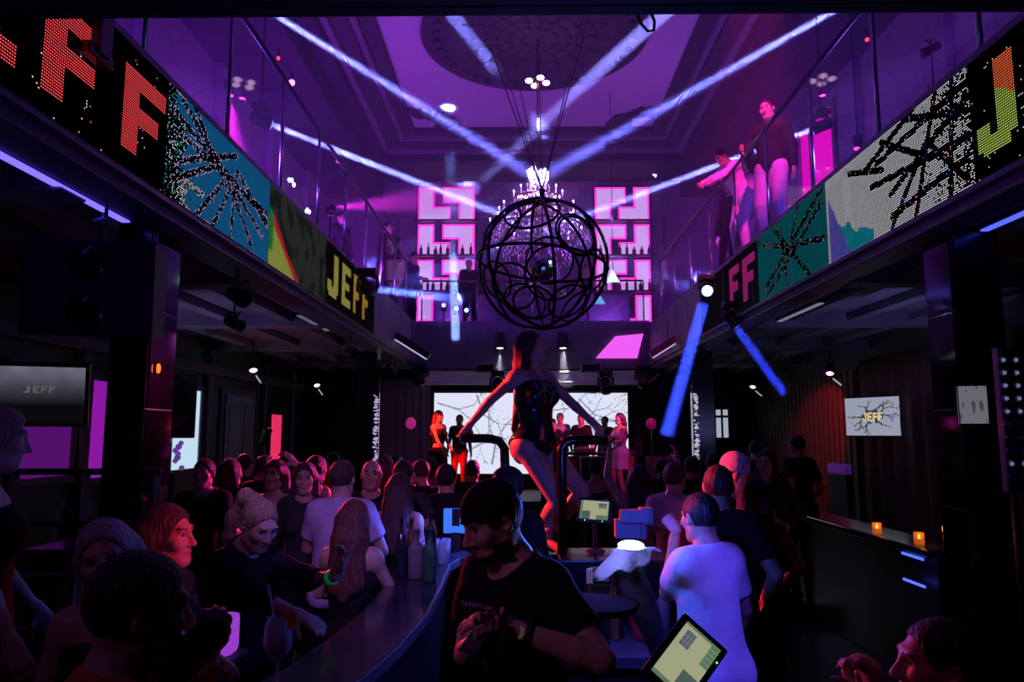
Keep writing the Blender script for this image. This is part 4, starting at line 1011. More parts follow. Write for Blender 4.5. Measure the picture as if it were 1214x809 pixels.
def back_shelf(px0, px1, flip, who):
    Y = YW - .22; rows = [(222, 263), (266, 304), (308, 346), (350, 385)]
    a, b = U(px0, 222, Y), U(px1, 385, Y); X0, X1 = a.x, b.x; W = X1 - X0
    R = empty('back_bar_shelf', ((X0 + X1) / 2, Y, b.z), 'tall backlit pink bar shelf ' + who, 'shelf')
    MB().box(X0 - .06, X1 + .06, Y + .05, Y + .10, b.z - .1, a.z + .06, .01).build('back_panel', M_SHB, R)
    rb = random.Random(px0)
    for ri, (ya, yb_) in enumerate(rows):
        z1_, z0_ = U(px0, ya, Y).z, U(px0, yb_, Y).z; h = z1_ - z0_
        MB().box(X0 - .06, X1 + .06, Y - .28, Y + .05, z0_ - .05, z0_ - .005, .008).build('shelf_board', M_SHB, R)
        def rect(u0, u1, v0, v1):
            if flip: u0, u1 = 1 - u1, 1 - u0
            return X0 + W * u0, X0 + W * u1, z0_ + h * v0, z0_ + h * v1
        shapes = [[(0, .29, 0, 1), (.29, .57, 0, .44)], [(.43, 1, .54, 1), (.71, 1, 0, .54)]] if ri < 3 else [[(0, .29, .1, 1)], [(.3, .62, .0, .22)]]
        for sh in shapes:
            pnl = None
            for q in sh:
                xa, xb, za, zb_ = rect(*q)
                MB().box(xa, xb, Y + .01, Y + .05, za, zb_, .004).build('edge_strip', E_SHE, R)
                i0, i1, j0, j1 = .055, .055, .05, .06
                if q == (.29, .57, 0, .44): i0, i1 = (-.06, i1) if not flip else (i0, -.06)
                if q == (.71, 1, 0, .54): j1 = -.07
                MB().box(xa + i0, xb - i1, Y - .004, Y + .012, za + j0, zb_ - j1, .004).build('light_panel', E_SHP, R)
        if ri in (1, 2):
            for k in range(8):
                u = (k + .5) / 8 + rb.uniform(-.03, .03); q = rb.randrange(4) if rb.random() < .93 else 4
                put_bottle(q, (X0 + W * u, Y - .14, z0_ - .005), '%s bottle on the pink shelf %s' % (BNAME[q], who), 'bottles on the pink shelves ' + who, 1.0)
    return R
back_shelf(496, 562, False, 'beside the blue vertical beam'); back_shelf(705, 773, True, 'beyond the man leaning in pale shirt')
# counter and lit doorway of the back bar
cnt = empty('back_bar_counter', (CX, 18.5, ZU), 'dark counter of the back bar between the pink shelves', 'bar counter')
MB().box(-2.2, 2.7, 18.25, 18.75, ZU, ZU + 1.02, .02).build('front', M_SHB, cnt); MB().box(-2.25, 2.75, 18.2, 18.8, ZU + 1.02, ZU + 1.08, .01).build('worktop', M_BLKG, cnt)
for k in range(9): MB().box(-2.15 + k * .54, -2.15 + k * .54 + .48, 18.235, 18.25, ZU + .1, ZU + .95, .006).build('panel', mat('counter_panel', (.05, .035, .07), .5), cnt)
def door_lit(n, px0, px1, ya, yb_, m):
    a, b = U(px0, ya, YW - .05), U(px1, yb_, YW - .05)
    R = struct(MB().box(a.x - .08, b.x + .08, YW - .05, YW, b.z, a.z + .08, .01).build('door_%d' % n, M_STUM)); MB().box(a.x, b.x, YW - .07, YW - .05, b.z, a.z).build('panel', m, R)
door_lit(2, 645, 668, 356, 400, E_MAG); door_lit(3, 672, 690, 356, 400, E_MAG); door_lit(4, 600, 632, 358, 400, E_PUR2)
for k in range(10): put_bottle(k % 4, (-1.9 + k * .44, 18.5, ZU + 1.08), '%s bottle standing on the dark back bar counter' % BNAME[k % 4], 'bottles on the back bar counter')
# pale plaster band over the back bar
struct(MB().box(-2.4, 2.9, YW - .2, YW, 8.0, 8.12, .03).build('trim_61', M_STUM))

# ------------------------------------------------------------------ stage
ZS = .62
stg = empty('stage', (CX, 16.5, 0), 'low dark stage under the wide white backdrop screen', 'stage')
MB().box(-2.9, 3.4, 14.9, 18.5, 0, ZS, .02).build('platform', M_BLK, stg)
for k in range(8): MB().box(-2.85 + k * .78, -2.85 + k * .78 + .74, 14.87, 14.9, .04, ZS - .04, .008).build('front_panel', M_BLKG, stg)
def dj_table():
    x0_, x1_ = U(640, 540, 16.0).x, U(752, 540, 16.0).x
    R = empty('dj_table', ((x0_ + x1_) / 2, 16.0, ZS), 'black table with red lit front on the stage before the performers', 'table')
    MB().box(x0_, x1_, 15.7, 16.3, ZS + .88, ZS + .94, .01).build('tabletop', M_BLKG, R)
    for x in (x0_ + .05, x1_ - .05):
        for y in (15.75, 16.25): MB().tube([(x, y, ZS), (x, y, ZS + .88)], .025, 8).build('leg', M_DSTL, R)
    MB().box(x0_ + .05, x1_ - .05, 15.69, 15.71, ZS + .2, ZS + .86, .004).build('front_cloth', mat('table_cloth', (.35, .03, .03), .8, bump=.6, bscale=14), R)
    for k in range(3):
        x = x0_ + .35 + k * .6; q = empty('mixer', (x, 16.0, ZS + .94), 'grey mixing deck on the stage table, deck %s' % ('beside the woman in the pale dress', 'in the middle', 'beside the capped man')[2 - k], 'mixer')
        MB().box(x - .22, x + .22, 15.82, 16.18, ZS + .94, ZS + 1.02, .008).build('case', M_BLK, q); MB().lathe([(.1, 0), (.1, .012), (.001, .012)], (x, 16, ZS + 1.02), 20).build('platter', M_STEEL, q)
dj_table()
for k, (px, w_) in enumerate(((705, .55), (783, .5), (460, .5))):
    p = U(px, 560, 14.6); speaker(('black stage speaker in front of the red table', 'black stage speaker by the crates at the stage corner', 'black stage speaker by the pale plum curtain')[k], (p.x, 14.6, .75), w_, .5, 1.5)
# white valance and truss over the stage
v_ = empty('lighting_truss', (CX, YB - .35, ZLIP - .3), 'white lighting truss above the stage with box lamps', 'truss')
zt_ = ZLIP - .12
for dz in (0, -.22):
    for dy in (0, .22): MB().tube([(-2.3, YB - .5 + dy, zt_ + dz), (2.8, YB - .5 + dy, zt_ + dz)], .022, 8).build('chord', mat('truss_white', (.75, .75, .8), .4), v_)
for k in range(22):
    x = -2.3 + k * .243; MB().tube([(x, YB - .5, zt_ - (.22 if k % 2 else 0)), (x + .243, YB - .5, zt_ - (0 if k % 2 else .22))], .010, 6).build('brace', mat('truss_white', (.75, .75, .8), .4), v_)
vl = empty('valance', (CX, YB + .1, ZLIP - .3), 'pale cloth valance running along the top of the stage', 'valance')
n = 60; b = MB(); vs = []; fs = []
for j in range(4):
    for i in range(n + 1): vs.append((-2.35 + 5.2 * i / n, YB + .16 + .02 * math.sin(i * 1.1 + j * .3), ZLIP - .02 - j * .11))
for j in range(3):
    for i in range(n): k = j * (n + 1) + i; fs.append((k, k + 1, k + n + 2, k + n + 1))
b.add(vs, fs); b.build('cloth', mat('valance_cloth', (.85, .85, .88), .8), vl, True)
for k, px in enumerate((575, 700)):
    p = U(px, 437, YB - .5); par = empty('box_lamp', p, 'pale square box lamp on the truss, %s' % ('over the woman in red light' if k == 0 else 'over the magenta moving heads'), 'stage light')
    MB().box(p.x - .22, p.x + .22, p.y - .12, p.y + .08, p.z - .1, p.z + .1, .012).build('housing', mat('lamp_grey', (.35, .35, .4), .5), par); MB().box(p.x - .19, p.x + .19, p.y - .135, p.y - .12, p.z - .08, p.z + .08, .004).build('glass', M_BLKG, par)

# ------------------------------------------------------------------ island bar
ZBAR = 1.12
M_BARF = mat('bar_front_dark', (.02, .018, .02), .35); M_BART = mat('bar_top', (.035, .033, .04), .16, vary=.3, vscale=8)
bar = empty('bar_counter', (-.7, 4, 0), 'long curved dark bar counter with pale edge strip and bottle rail', 'bar counter')
pth = [(-.80, 2.35), (-.70, 2.7), (-.64, 3.1), (-.60, 3.6), (-.60, 4.2), (-.62, 4.9), (-.56, 5.2), (-.40, 5.36), (0, 5.42), (.7, 5.42), (1.0, 5.40)]
def ribbon(pts, w0, w1, z0_, z1_):            # a slab following the path
    n = len(pts); vs = []; fs = []
    for i, p in enumerate(pts):
        a = Vector(pts[max(i - 1, 0)]); b = Vector(pts[min(i + 1, n - 1)]); t = (b - a).normalized(); nr = Vector((t.y, -t.x)); p = Vector(p)
        for w_, z in ((w0, z0_), (w1, z0_), (w1, z1_), (w0, z1_)): q = p + nr * w_; vs.append((q.x, q.y, z))
    for i in range(n - 1):
        for k in range(4): fs.append((i * 4 + k, i * 4 + (k + 1) % 4, (i + 1) * 4 + (k + 1) % 4, (i + 1) * 4 + k))
    fs += [(0, 1, 2, 3), tuple((n - 1) * 4 + k for k in (3, 2, 1, 0))]
    return vs, fs
b = MB(); b.add(*ribbon(pth, -.15, .15, ZBAR - .06, ZBAR)); b.build('worktop', M_BART, bar)
b = MB(); b.add(*ribbon(pth, -.10, .10, 0, ZBAR - .06)); b.build('front', M_BARF, bar)
b = MB(); b.add(*ribbon(pth, .15, .162, ZBAR - .05, ZBAR - .005)); b.build('edge_strip', mat('bar_edge', (.3, .3, .33), .3, metal=.6), bar)
st = empty('service_counter', (.5, 3.9, 0), 'low steel service counter in the middle of the island bar', 'counter')
MB().box(.12, .86, 3.55, 4.30, .88, .94, .008).build('worktop', mat('steel_top', (.3, .3, .34), .3, metal=.8), st); MB().box(.16, .82, 3.6, 4.26, 0, .88, .01).build('cabinet', M_BARF, st)
for k in range(3): MB().box(.14, .16, 3.62 + k * .21, 3.62 + k * .21 + .19, .1, .84, .005).build('door', M_BLKG, st)
MB().box(.2, .84, 4.06, 4.28, .94, 1.28, .008).build('shelf_box', M_BLKG, st)
fc = empty('front_counter', (.6, 1.6, 0), 'dark counter carrying the large ordering terminal', 'counter')
MB().box(.1, 1.5, 1.35, 1.75, ZBAR - .06, ZBAR, .008).build('worktop', M_BART, fc); MB().box(.15, 1.45, 1.4, 1.7, 0, ZBAR - .06, .008).build('front', M_BARF, fc)

# rails for the dancer
M_RAIL = mat('rail_black_chrome', (.02, .02, .022), .18, metal=.7)
def rail(label, pts, foot):
    R = empty('dance_rail', foot, label, 'rail')
    MB().tube(pts, .033, 12).build('tube', M_RAIL, R, True)
    MB().lathe([(.075, 0), (.075, .012), (.03, .02), (.03, .03)], foot, 16).build('flange', M_RAIL, R)
RA = [U(541, 520, 5.42), U(580, 520, 5.42), U(592, 523, 5.42), U(598, 532, 5.42)]; p = U(599, 560, 5.42); RA += [p, Vector((p.x, p.y, ZBAR))]
rail('black bent rail tube under the hand beside the woman in red light', RA, RA[-1])
RB = [U(721, 522, 4.98), U(680, 522, 4.98), U(671, 524, 4.98), U(666, 532, 4.98)]; p = U(666, 560, 4.98); RB += [p, Vector((p.x, p.y, 0))]
rail('black bent rail tube crossing the knee of the dancer', RB, RB[-1])

# ordering terminals
def pos_fn(u, v):
    if u < .07 or u > .965: return (.10, .14, .11)
    if v > .88: return (.28, .30, .20)
    if .62 < u < .90 and .60 < v < .86: return (.07, .08, .13) if (abs((u - .62) % .094 - .047) < .040 and abs((v - .6) % .087 - .043) < .036) else (.16, .18, .16)
    if u < .36 and v < .42: return (.055, .09, .085)
    if u > .58 and v < .22: return (.08, .15, .09) if abs((u - .58) % .08 - .04) < .034 else (.2, .24, .16)
    if .03 < u < .06 or .425 < v < .435 and u > .36: return (.02, .02, .02)
    return (.30, .31, .18)
E_POS = attr_emis('terminal_pixels', 1.15, True)
def terminal(label, c, w_, h_, rz, rx, roll, foot, pitch):
    R, M = flat_screen('ordering_terminal', label, 'terminal', c, w_, h_, rz, rx, pos_fn, pitch, w_ * .10, w_ * .13, E_POS, roll, M_BLK)
    c = Vector(c)
    bk_ = M @ Vector((0, w_ * .13, -h_ * .1))
    MB().tube([bk_, Vector((bk_.x, bk_.y + .02, foot + .02))], w_ * .07, 10).build('stand', M_BLK, R); MB().lathe([(w_ * .35, 0), (w_ * .33, .012), (w_ * .1, .02)], (bk_.x, bk_.y + .02, foot), 20).build('foot', M_BLK, R)
    s_ = M @ Vector((w_ * .36, -.004, h_ / 2 + w_ * .05)); MB().box(-w_ * .06, w_ * .06, -.001, .001, -w_ * .025, w_ * .025, 0, Matrix.Translation(s_) @ M.to_3x3().to_4x4()).build('sticker', mat('pink_sticker', (.6, .25, .5), .5), R)
    for k, cc in enumerate(((1, .8, .1), (.2, 1, .1))):
        q = M @ Vector((w_ * (-.3 + .6 * k), -.004, -h_ / 2 - w_ * .05)); MB().ball(q, w_ * .014, 6, 4).build('status_light', emis('status_%d' % k, cc, 4), R)
    return R
terminal('large glowing ordering terminal tilted in front of the man in the blue lit white tee', U(813, 783, 1.62), .135, .088, math.radians(8), math.radians(-28), math.radians(-44), ZBAR, .0018)
terminal('small glowing ordering terminal standing behind the dancer rail post', U(705, 605, 4.3), .165, .115, math.radians(-12), math.radians(-30), math.radians(3), 1.28, .0045)

# curved tap column with glowing oval top and a draped towel
def tap_column():
    Y = 3.0; pts = [U(*q, Y) for q in ((792, 800), (779, 762), (766, 728), (752, 700), (743, 680), (742, 662))]
    R = empty('tap_column', (pts[0].x, Y, 0), 'curved dark tap column with glowing oval top and white towel', 'tap column')
    pts = [Vector((pts[0].x + .02, Y, 0)), Vector((pts[0].x + .02, Y, .40))] + pts
    b = MB(); n = 16; rs = [(.09, .07), (.06, .05), (.040, .035), (.042, .035), (.062, .045), (.072, .05), (.070, .05), (.052, .045)]; vs = []; fs = []
    for p, (ra, rb_) in zip(pts, rs): vs += [(p.x + ra * math.cos(2 * PI * k / n), p.y + rb_ * math.sin(2 * PI * k / n), p.z) for k in range(n)]
    for i in range(len(pts) - 1):
        for k in range(n): fs.append((i * n + k, i * n + (k + 1) % n, (i + 1) * n + (k + 1) % n, (i + 1) * n + k))
    fs.append(tuple(range(n - 1, -1, -1))); fs.append(tuple((len(pts) - 1) * n + k for k in range(n)))
    b.add(vs, fs); o = b.build('column', mat('column_grey', (.10, .10, .13), .45, vary=.3, vscale=12), R, True)
    sb = o.modifiers.new('s', 'SUBSURF'); sb.levels = 2; sb.render_levels = 2
    t = U(748, 652, Y)
    MB().lathe([(.042, -.02), (.048, 0), (.052, .006), (.045, .012), (.001, .014)], (0, 0, 0), 24, trs(t + Vector((0, 0, .012)), math.radians(14)) @ Matrix.Diagonal((1.0, .8, 1, 1))).build('lamp_disc', emis('tap_glow', (.45, .88, 1.0), 6), R, True)
    # towel draped under the disc, longer towards its free corner
    vs = []; fs = []; n = 40
    for j in range(7):
        f_ = j / 6
        for k in range(n):
            a = 2 * PI * k / n; tail = max(0, math.cos(a - 3.55)) ** 3; tail2 = max(0, math.cos(a - 4.9)) ** 6; wing = max(0, math.cos(a - .1)) ** 5
            r = .050 + f_ * (.022 + .075 * tail + .045 * wing + .012 * math.sin(6 * a)); dz = -f_ * (.022 + .085 * tail + .055 * tail2 - .012 * wing + .010 * math.sin(7 * a + 1)) 
            vs.append((t.x + r * math.cos(a), t.y + r * .8 * math.sin(a), t.z + .004 + dz))
    for j in range(6):
        for k in range(n): fs.append((j * n + k, j * n + (k + 1) % n, (j + 1) * n + (k + 1) % n, (j + 1) * n + k))
    tw = MB().add(vs, fs).build('towel', mat('towel_white', (.8, .8, .85), .9, bump=.4, bscale=60), R, True); q = tw.modifiers.new('t', 'SOLIDIFY'); q.thickness = .005
    light('POINT', 'tap_light', t + Vector((-.06, .38, .20)), (.04, .10, 1.0), 22, .03)  # bare lamp added behind the tap to turn the clutter blue
    light('POINT', 'tap_light', t + Vector((-.12, -.16, .06)), (.22, .26, 1.0), 1.3, .03)  # bare lamp added in front so the towel seems to glow
tap_column()

# glasses and bottles standing on the bar
M_GLS = mat('drinking_glass', (.75, .78, .85), .05, spec=.8, alpha=.35)
def tumbler(loc, label, group, h=.13, r=.034):
    o = MB().lathe([(r * .8, 0), (r, h), (r * .93, h), (r * .74, .012), (.001, .012)], (0, 0, 0), 12).build('drinking_glass', M_GLS, None, True); o.location = loc
    return tag(o, label, 'glass', group)
g0 = tumbler((0, 0, 0), 'stacked clear glass in the blue lit rows on the bar', 'glasses in blue lit rows'); first = True
rg = random.Random(8)
for i in range(7):
    for j in range(4):
        o = g0 if first else g0.copy()
        if not first: COL.objects.link(o)
        first = False
        o.location = (-.42 + i * .078, 5.30 + j * .07, ZBAR) if i > 3 else (-.735 + i * .075, 4.85 + j * .085, ZBAR)
for k, (px, py, Y, q) in enumerate(((483, 640, 4.4, 3), (494, 632, 4.5, 1), (500, 640, 4.4, 2), (516, 628, 4.7, 3), (470, 650, 4.3, 0), (489, 628, 4.8, 0))):
    p = U(px, py, Y); put_bottle(q, (-.70 + .045 * (k % 5), Y, ZBAR), 'tall %s bottle standing on the curved bar counter by the glasses' % BNAME[q], 'bottles on the curved bar', 1.0)
for k in range(9): put_bottle((k * 3) % 5, (.20 + (k % 5) * .13, 3.95 - (k // 5) * .12, .94), '%s bottle on the service counter under the small terminal' % BNAME[(k * 3) % 5], 'bottles on the service counter', .85)
for k in range(12): put_bottle((k * 2 + 1) % 5, (-.40 + k * .05, 5.1 + (k % 3) * .12 - .06, .55), '%s bottle in the rail behind the bar' % BNAME[(k * 2 + 1) % 5], 'bottles in the bar rail', .9) if False else None
# blue cartons by the till
E_BLS = emis('blue_sign', (.03, .12, 1.0), 1.6)
sg_ = empty('lit_sign', U(540, 618, 5.36), 'small blue lit sign board with a dark letter U on the bar', 'sign'); p = U(540, 618, 5.36)
MB().box(p.x - .085, p.x + .085, p.y, p.y + .03, p.z - .085, p.z + .085, .006).build('panel', E_BLS, sg_)
for q in ((-.025, .03, -.035, .085),): MB().box(p.x + q[0], p.x + q[1], p.y - .004, p.y, p.z + q[2], p.z + q[3]).build('letter_notch', M_BLK, sg_)
MB().box(p.x - .03, p.x + .03, p.y + .0, p.y + .04, ZBAR, p.z - .08).build('stand', M_BLK, sg_)
for k, (px, py, w_, h_) in enumerate(((752, 612, .16, .07), (766, 612, .07, .09), (745, 628, .14, .10), (762, 627, .05, .12))):
    p = U(px, py, 4.25); o = MB().box(p.x - w_ / 2, p.x + w_ / 2, 4.2 + .02 * k, 4.30 + .02 * k, p.z - h_ / 2, p.z + h_ / 2, .006).build('carton', mat('carton_pale', (.28, .30, .42), .6, vary=.2), None, loc=(p.x, 4.25, p.z - h_ / 2))
    tag(o, 'pale carton in the pile by the glowing tap, %s' % ('flat lid on top', 'upright square one', 'wide lower box', 'narrow lower box')[k], 'box', 'cartons by the tap')
mb = empty('menu_holder', U(711, 684, 3.3), 'small black and white card holder beside the tap column', 'card holder'); p = U(711, 684, 3.3)
MB().box(p.x - .045, p.x + .05, 3.3, 3.34, p.z - .03, p.z + .035, .004).build('case', M_BLKG, mb); MB().box(p.x - .058, p.x - .03, 3.292, 3.30, p.z - .028, p.z + .034, .002).build('white_card', mat('card_white', (.8, .8, .8), .6), mb); MB().box(p.x - .02, p.x + .04, 3.295, 3.30, p.z - .02, p.z + .028, .002).build('label_card', mat('card_grey', (.3, .3, .3), .6), mb)
MB().box(p.x - .04, p.x + .04, 3.3, 3.36, .94, p.z - .028, .004).build('base', M_BLK, mb)
tr = MB().lathe([(.15, 0), (.16, .02), (.15, .022), (.001, .012)], (0, 0, 0), 28).build('round_tray', mat('tray_grey', (.012, .012, .018), .95, spec=.05), None, True); p = U(704, 722, 2.7); tr.location = p; tag(tr, 'round grey tray on a thin stand behind the bartender', 'tray')
sd = MB().tube([(p.x, p.y, 0), (p.x, p.y, p.z)], .012, 8).build('stand', M_DSTL, tr)
# cocktail in a stemmed glass with straw and orange slice
p = U(328, 800, 2.55); ck = empty('cocktail_glass', p, 'stemmed cocktail glass with straw and orange slice on the bar', 'glass')
p = Vector((p.x, p.y, ZBAR))
MB().lathe([(.035, 0), (.035, .004), (.006, .01), (.005, .085), (.03, .10), (.048, .135), (.045, .19), (.036, .225), (.034, .225), (.043, .19), (.045, .135), (.028, .104), (.001, .098)], p, 18).build('bowl', mat('cocktail_glass', (.6, .6, .65), .05, alpha=.4), ck, True)
MB().lathe([(.001, .1), (.027, .106), (.043, .136), (.041, .175), (.001, .175)], p, 16).build('drink', mat('pink_drink', (.75, .16, .22), .1, alpha=.85), ck, True)
MB().tube([p + Vector((.01, 0, .12)), p + Vector((-.04, 0, .33))], .004, 6).build('straw', mat('straw_pale', (.7, .65, .75), .5), ck)
MB().lathe([(.001, -.004), (.028, -.004), (.028, .004), (.001, .004)], (0, 0, 0), 16, trs(p + Vector((.035, -.01, .215)), math.radians(80), 0, .5)).build('orange_slice', mat('orange_peel', (.95, .30, .06), .5), ck)
for k in range(4): MB().box(-.012, .012, -.012, .012, -.012, .012, .003, trs(p + Vector((.018 * math.cos(k * 1.6), .018 * math.sin(k * 1.6), .18)), k, k * 2, k)).build('ice_cube', M_GLS, ck)

# ------------------------------------------------------------------ side ledges, candles, booths
for sg, X, y0_, y1_, nm in ((1, UZ(1065, 640, 1.08).x + .10, 5.75, 11.5, 'long dark ledge with blue lit end holding the candles'), (-1, -3.6, 5.7, 12.5, 'long dark ledge between the mirrored columns under the white window')):
    R = empty('bar_ledge', (X, (y0_ + y1_) / 2, 0), nm, 'ledge')
    MB().box(X - .18, X + .18, y0_, y1_, 1.02, 1.08, .012).build('top', M_BART, R); MB().box(X - .1, X + .1, y0_, y1_, 0, 1.02, .01).build('wall', M_BARF, R)
    if sg > 0:
        for k, z in enumerate((1.0, .80)): MB().box(X - .20, X - .19, y0_ + .02, y0_ + .34, z, z + .02, .003).build('blue_strip', emis('strip_blue', (.06, .10, 1.0), 2.2), R)  # blue reflections on the ledge, put in as glowing strips
E_CAN = emis('candle_flame', (1.0, .36, .06), 7.0)
for k, (px, py) in enumerate(((1040, 628), (1090, 641), (1166, 640))):
    p = UZ(px, py + 6, 1.08); x, Y, z = p.x, p.y, 1.08
    R = empty('candle_lantern', (x, Y, z), ('square amber candle glass on the dark ledge', 'square amber candle glass on the ledge near the blue strip', 'amber candle glass beyond the mirrored column')[k], 'candle')
    s_ = .028
    MB().box(x - s_, x + s_, Y - s_, Y + s_, z, z + .012, .003).build('base', mat('amber_glass', (.8, .28, .05), .1, alpha=.45, emit=(1, .28, .03), es=.22), R)
    for a, b in (((x - s_, x - s_ + .005), (Y - s_, Y + s_)), ((x + s_ - .005, x + s_), (Y - s_, Y + s_)), ((x - s_, x + s_), (Y - s_, Y - s_ + .005)), ((x - s_, x + s_), (Y + s_ - .005, Y + s_))):
        MB().box(*a, *b, z + .012, z + .10).build('glass_side', mat('amber_glass', (.9, .35, .06), .1), R)
    MB().lathe([(.02, 0), (.02, .04), (.001, .04)], (x, Y, z + .012), 12).build('candle', mat('wax', (.9, .7, .4), .6), R); MB().ball((x, Y, z + .065), (.012, .012, .024), 8, 6).build('flame', E_CAN, R, True)
    if k == 2: MB().box(x - .15, x + .15, Y - .15, Y + .15, 1.05, 1.08, .006).build('tabletop', M_BART, tag(empty('side_table', (x, Y, 0), 'small dark side table under the candle beyond the mirrored column', 'table'))); MB().tube([(x, Y, 0), (x, Y, 1.05)], .025, 8).build('leg', M_BLK, bpy.data.objects['side_table'])
    light('POINT', 'candle_light', (x, Y - .06, z + .14), (1, .35, .06), .5, .02)
# lattice of the booth back behind the blonde woman
bt = empty('booth_screen', (-2.2, 3.6, 0), 'dark lattice booth screen behind the grey haired woman', 'screen'); 
for z in (1.25, 1.5, 1.75, 1.0): MB().box(-2.55, -1.75, 3.62, 3.66, z, z + .03, .006).build('slat', mat('lattice', (.02, .02, .024), .6), bt)
for x in (-2.5, -2.15, -1.8): MB().box(x, x + .03, 3.6, 3.68, 0, 1.78, .006).build('post', mat('lattice', (.02, .02, .024), .6), bt)
# lamp matrix at the right edge
p = U(1213, 497, 4.3); R = empty('lamp_matrix', p, 'panel of round reflector lamps in rows beside the mirrored column', 'lamp panel')
for z_ in [0]:
    MB().box(p.x - .075, p.x + .32, 4.36, 4.42, p.z - .42, p.z + .42, .01).build('panel', M_BLK, R)
    for x in (p.x - .03, p.x + .28): MB().tube([(x, 4.39, p.z - .40), (x, 4.39, 0)], .018, 8).build('stand_leg', M_DSTL, R)
    for i in range(5):
        for j in range(10):
            c = (p.x - .045 + i * .073, 4.36, p.z + .345 - j * .075)
            cup = MB().lathe([(.012, .02), (.028, 0), (.031, -.012), (.026, -.012), (.010, .010), (.001, .012)], (0, 0, 0), 14, trs(c, -PI / 2)).build('reflector', mat('reflector_chrome', (.75, .75, .8), .15, metal=1), R, True)
            MB().ball((c[0], c[1] - .0, c[2]), .012, 8, 6).build('bulb', emis('matrix_bulb_on', (.35, .4, .85), .35) if j < 5 or j == 8 else mat('matrix_bulb', (.3, .3, .33), .2), cup, True)
# ------------------------------------------------------------------ lamps of the hall and what they light
WBL = (.15, .15, 1.0)
def wash(label, loc, target, col, power, size=.5, spread=None):
    """a flat floor wash: housing on the balcony with a soft front"""
    loc = Vector(loc); R = empty('wash_light', loc, label, 'stage light'); M = aim(loc, target)
    MB().box(-.16, .16, -.10, .10, .02, .12, .012, M).build('housing', M_BLK, R)
    MB().box(-.14, .14, -.08, .08, .0, .02, .004, M).build('front_glass', M_BLKG, R)
    MB().tube([M @ Vector((-.17, 0, .06)), loc + Vector((-.17, 0, -.16)), loc + Vector((.17, 0, -.16)), M @ Vector((.17, 0, .06))], .012, 6).build('bracket', M_DSTL, R)
    light('AREA', 'wash_lamp', M @ Vector((0, 0, -.03)), col, power, size, target, spread=spread)
    return R
zw = ZU + .18
wash('black floor wash on the balcony floor behind the blue screen part', (-3.4, 7.0, zw), (CX, 10.5, ZC), (.22, .07, 1.0), 85)
wash('black floor wash on the balcony floor behind the grey screen part', (-3.4, 12.5, zw), (CX, 14, ZC), (.40, .05, 1.0), 75)
wash('black floor wash on the balcony floor behind the white screen part', (4.0, 7.0, zw), (CX, 10.5, ZC), (.22, .07, 1.0), 85)
wash('black floor wash on the balcony floor behind the teal screen part', (4.0, 12.5, zw), (CX, 14, ZC), (.40, .05, 1.0), 75)
wash('black floor wash on the back balcony below the shelf by the beam', (-1.7, 17.6, zw), (-.6, 19.9, 7.6), (.40, .10, 1.0), 34)
wash('black floor wash on the back balcony below the other shelf', (2.2, 17.6, zw), (1.2, 19.9, 7.6), (.40, .10, 1.0), 34)
wash('black wall wash shining on the pilasters over the blue screen part', (-4.3, 6.0, zw), (WL, 8.5, 6.5), (.30, .02, 1.0), 125)
wash('black wall wash shining on the pilasters over the yellow word', (-4.3, 11.5, zw), (WL, 13.5, 6.2), (.50, .02, 1.0), 140)
wash('black wall wash shining on the pilasters beside the magenta windows', (4.9, 8.0, zw), (WR, 10, 6.3), (.30, .02, 1.0), 14)
wash('black wall wash shining on the pilasters beyond the leaning man', (4.9, 13.5, zw), (WR, 15, 6.2), (.36, .02, 1.0), 30)

# pink spots over the balconies
pA = UX(272, 107, -3.3); moving_head('magenta spot shining straight down on the balcony by the pilasters', pA, pA + Vector((.25, .35, -3)), MAG, 900, 24, .45, es=14, support=8.44)
pB = UX(392, 247, -3.0); tB = U(600, 228, 17.5); moving_head('magenta spot sweeping sideways over the men on the balcony', pB, tB, MAG, 1500, 11, .5, up=-1, es=14, support=ZU)
pC = UX(1017, 171, 4.5); moving_head('magenta spot glowing above the magenta windows', pC, pC + Vector((-.5, -.2, -2)), MAG, 300, 30, .5, es=8, support=8.44)
for k, (px, py, X, l) in enumerate(((346, 98, -2.6, 'small pink lamp over the railing of the blue screen part'), (330, 69, -2.6, 'tiny red lamp high by the soffit edge'), (1028, 47, 3.2, 'tiny red lamp on the wire above the railing'), (1101, 110, 5.0, 'small white wall lamp beyond the railing'))):
    p = UX(px, py, X); c = (1, .12, .45) if k == 0 else ((1, .02, .05) if k < 3 else (.5, .45, .8))
    R = empty('wall_lamp', p, l, 'lamp'); MB().ball(p, (.035 if k == 0 else .018), 8, 6).build('bulb', emis('small_lamp_%d' % k, c, 6), R, True); MB().tube([p + Vector((0, 0, .01)), p + Vector((0, 0, .12))], .008, 6).build('rod', M_DSTL, R)
# moving heads on the screens
pL = UX(436, 342, -2.22); moving_head('blue moving head hanging before the last yellow letter', pL, U(522, 352, 15.5), (.35, .5, 1.0), None, 8, 1.15, es=10)
pR = UX(838, 345, 2.72); moving_head('dazzling cyan moving head on the screen edge by the pink letters', pR, Vector((.6, 0, 1.9)), (.25, .80, 1.0), None, 8, .95, es=6)
pQ = UX(866, 377, 2.80); moving_head('blue moving head shining below the pink letters', pQ, U(930, 466, 10.5), (.1, .12, 1.0), None, 8, .9, es=4)
for k, (px, py) in enumerate(((541, 366), (553, 368), (526, 362))):
    p = U(px, py, 17.0); moving_head('cyan floor moving head on the far balcony %s' % ('under the blue beam', 'next to the blue beam', 'by the pink shelf foot')[k], p, Vector((0, 0, 2)), (.25, .75, 1.0), None, 8, .55, up=-1, es=8 if k < 2 else 4, support=ZU)
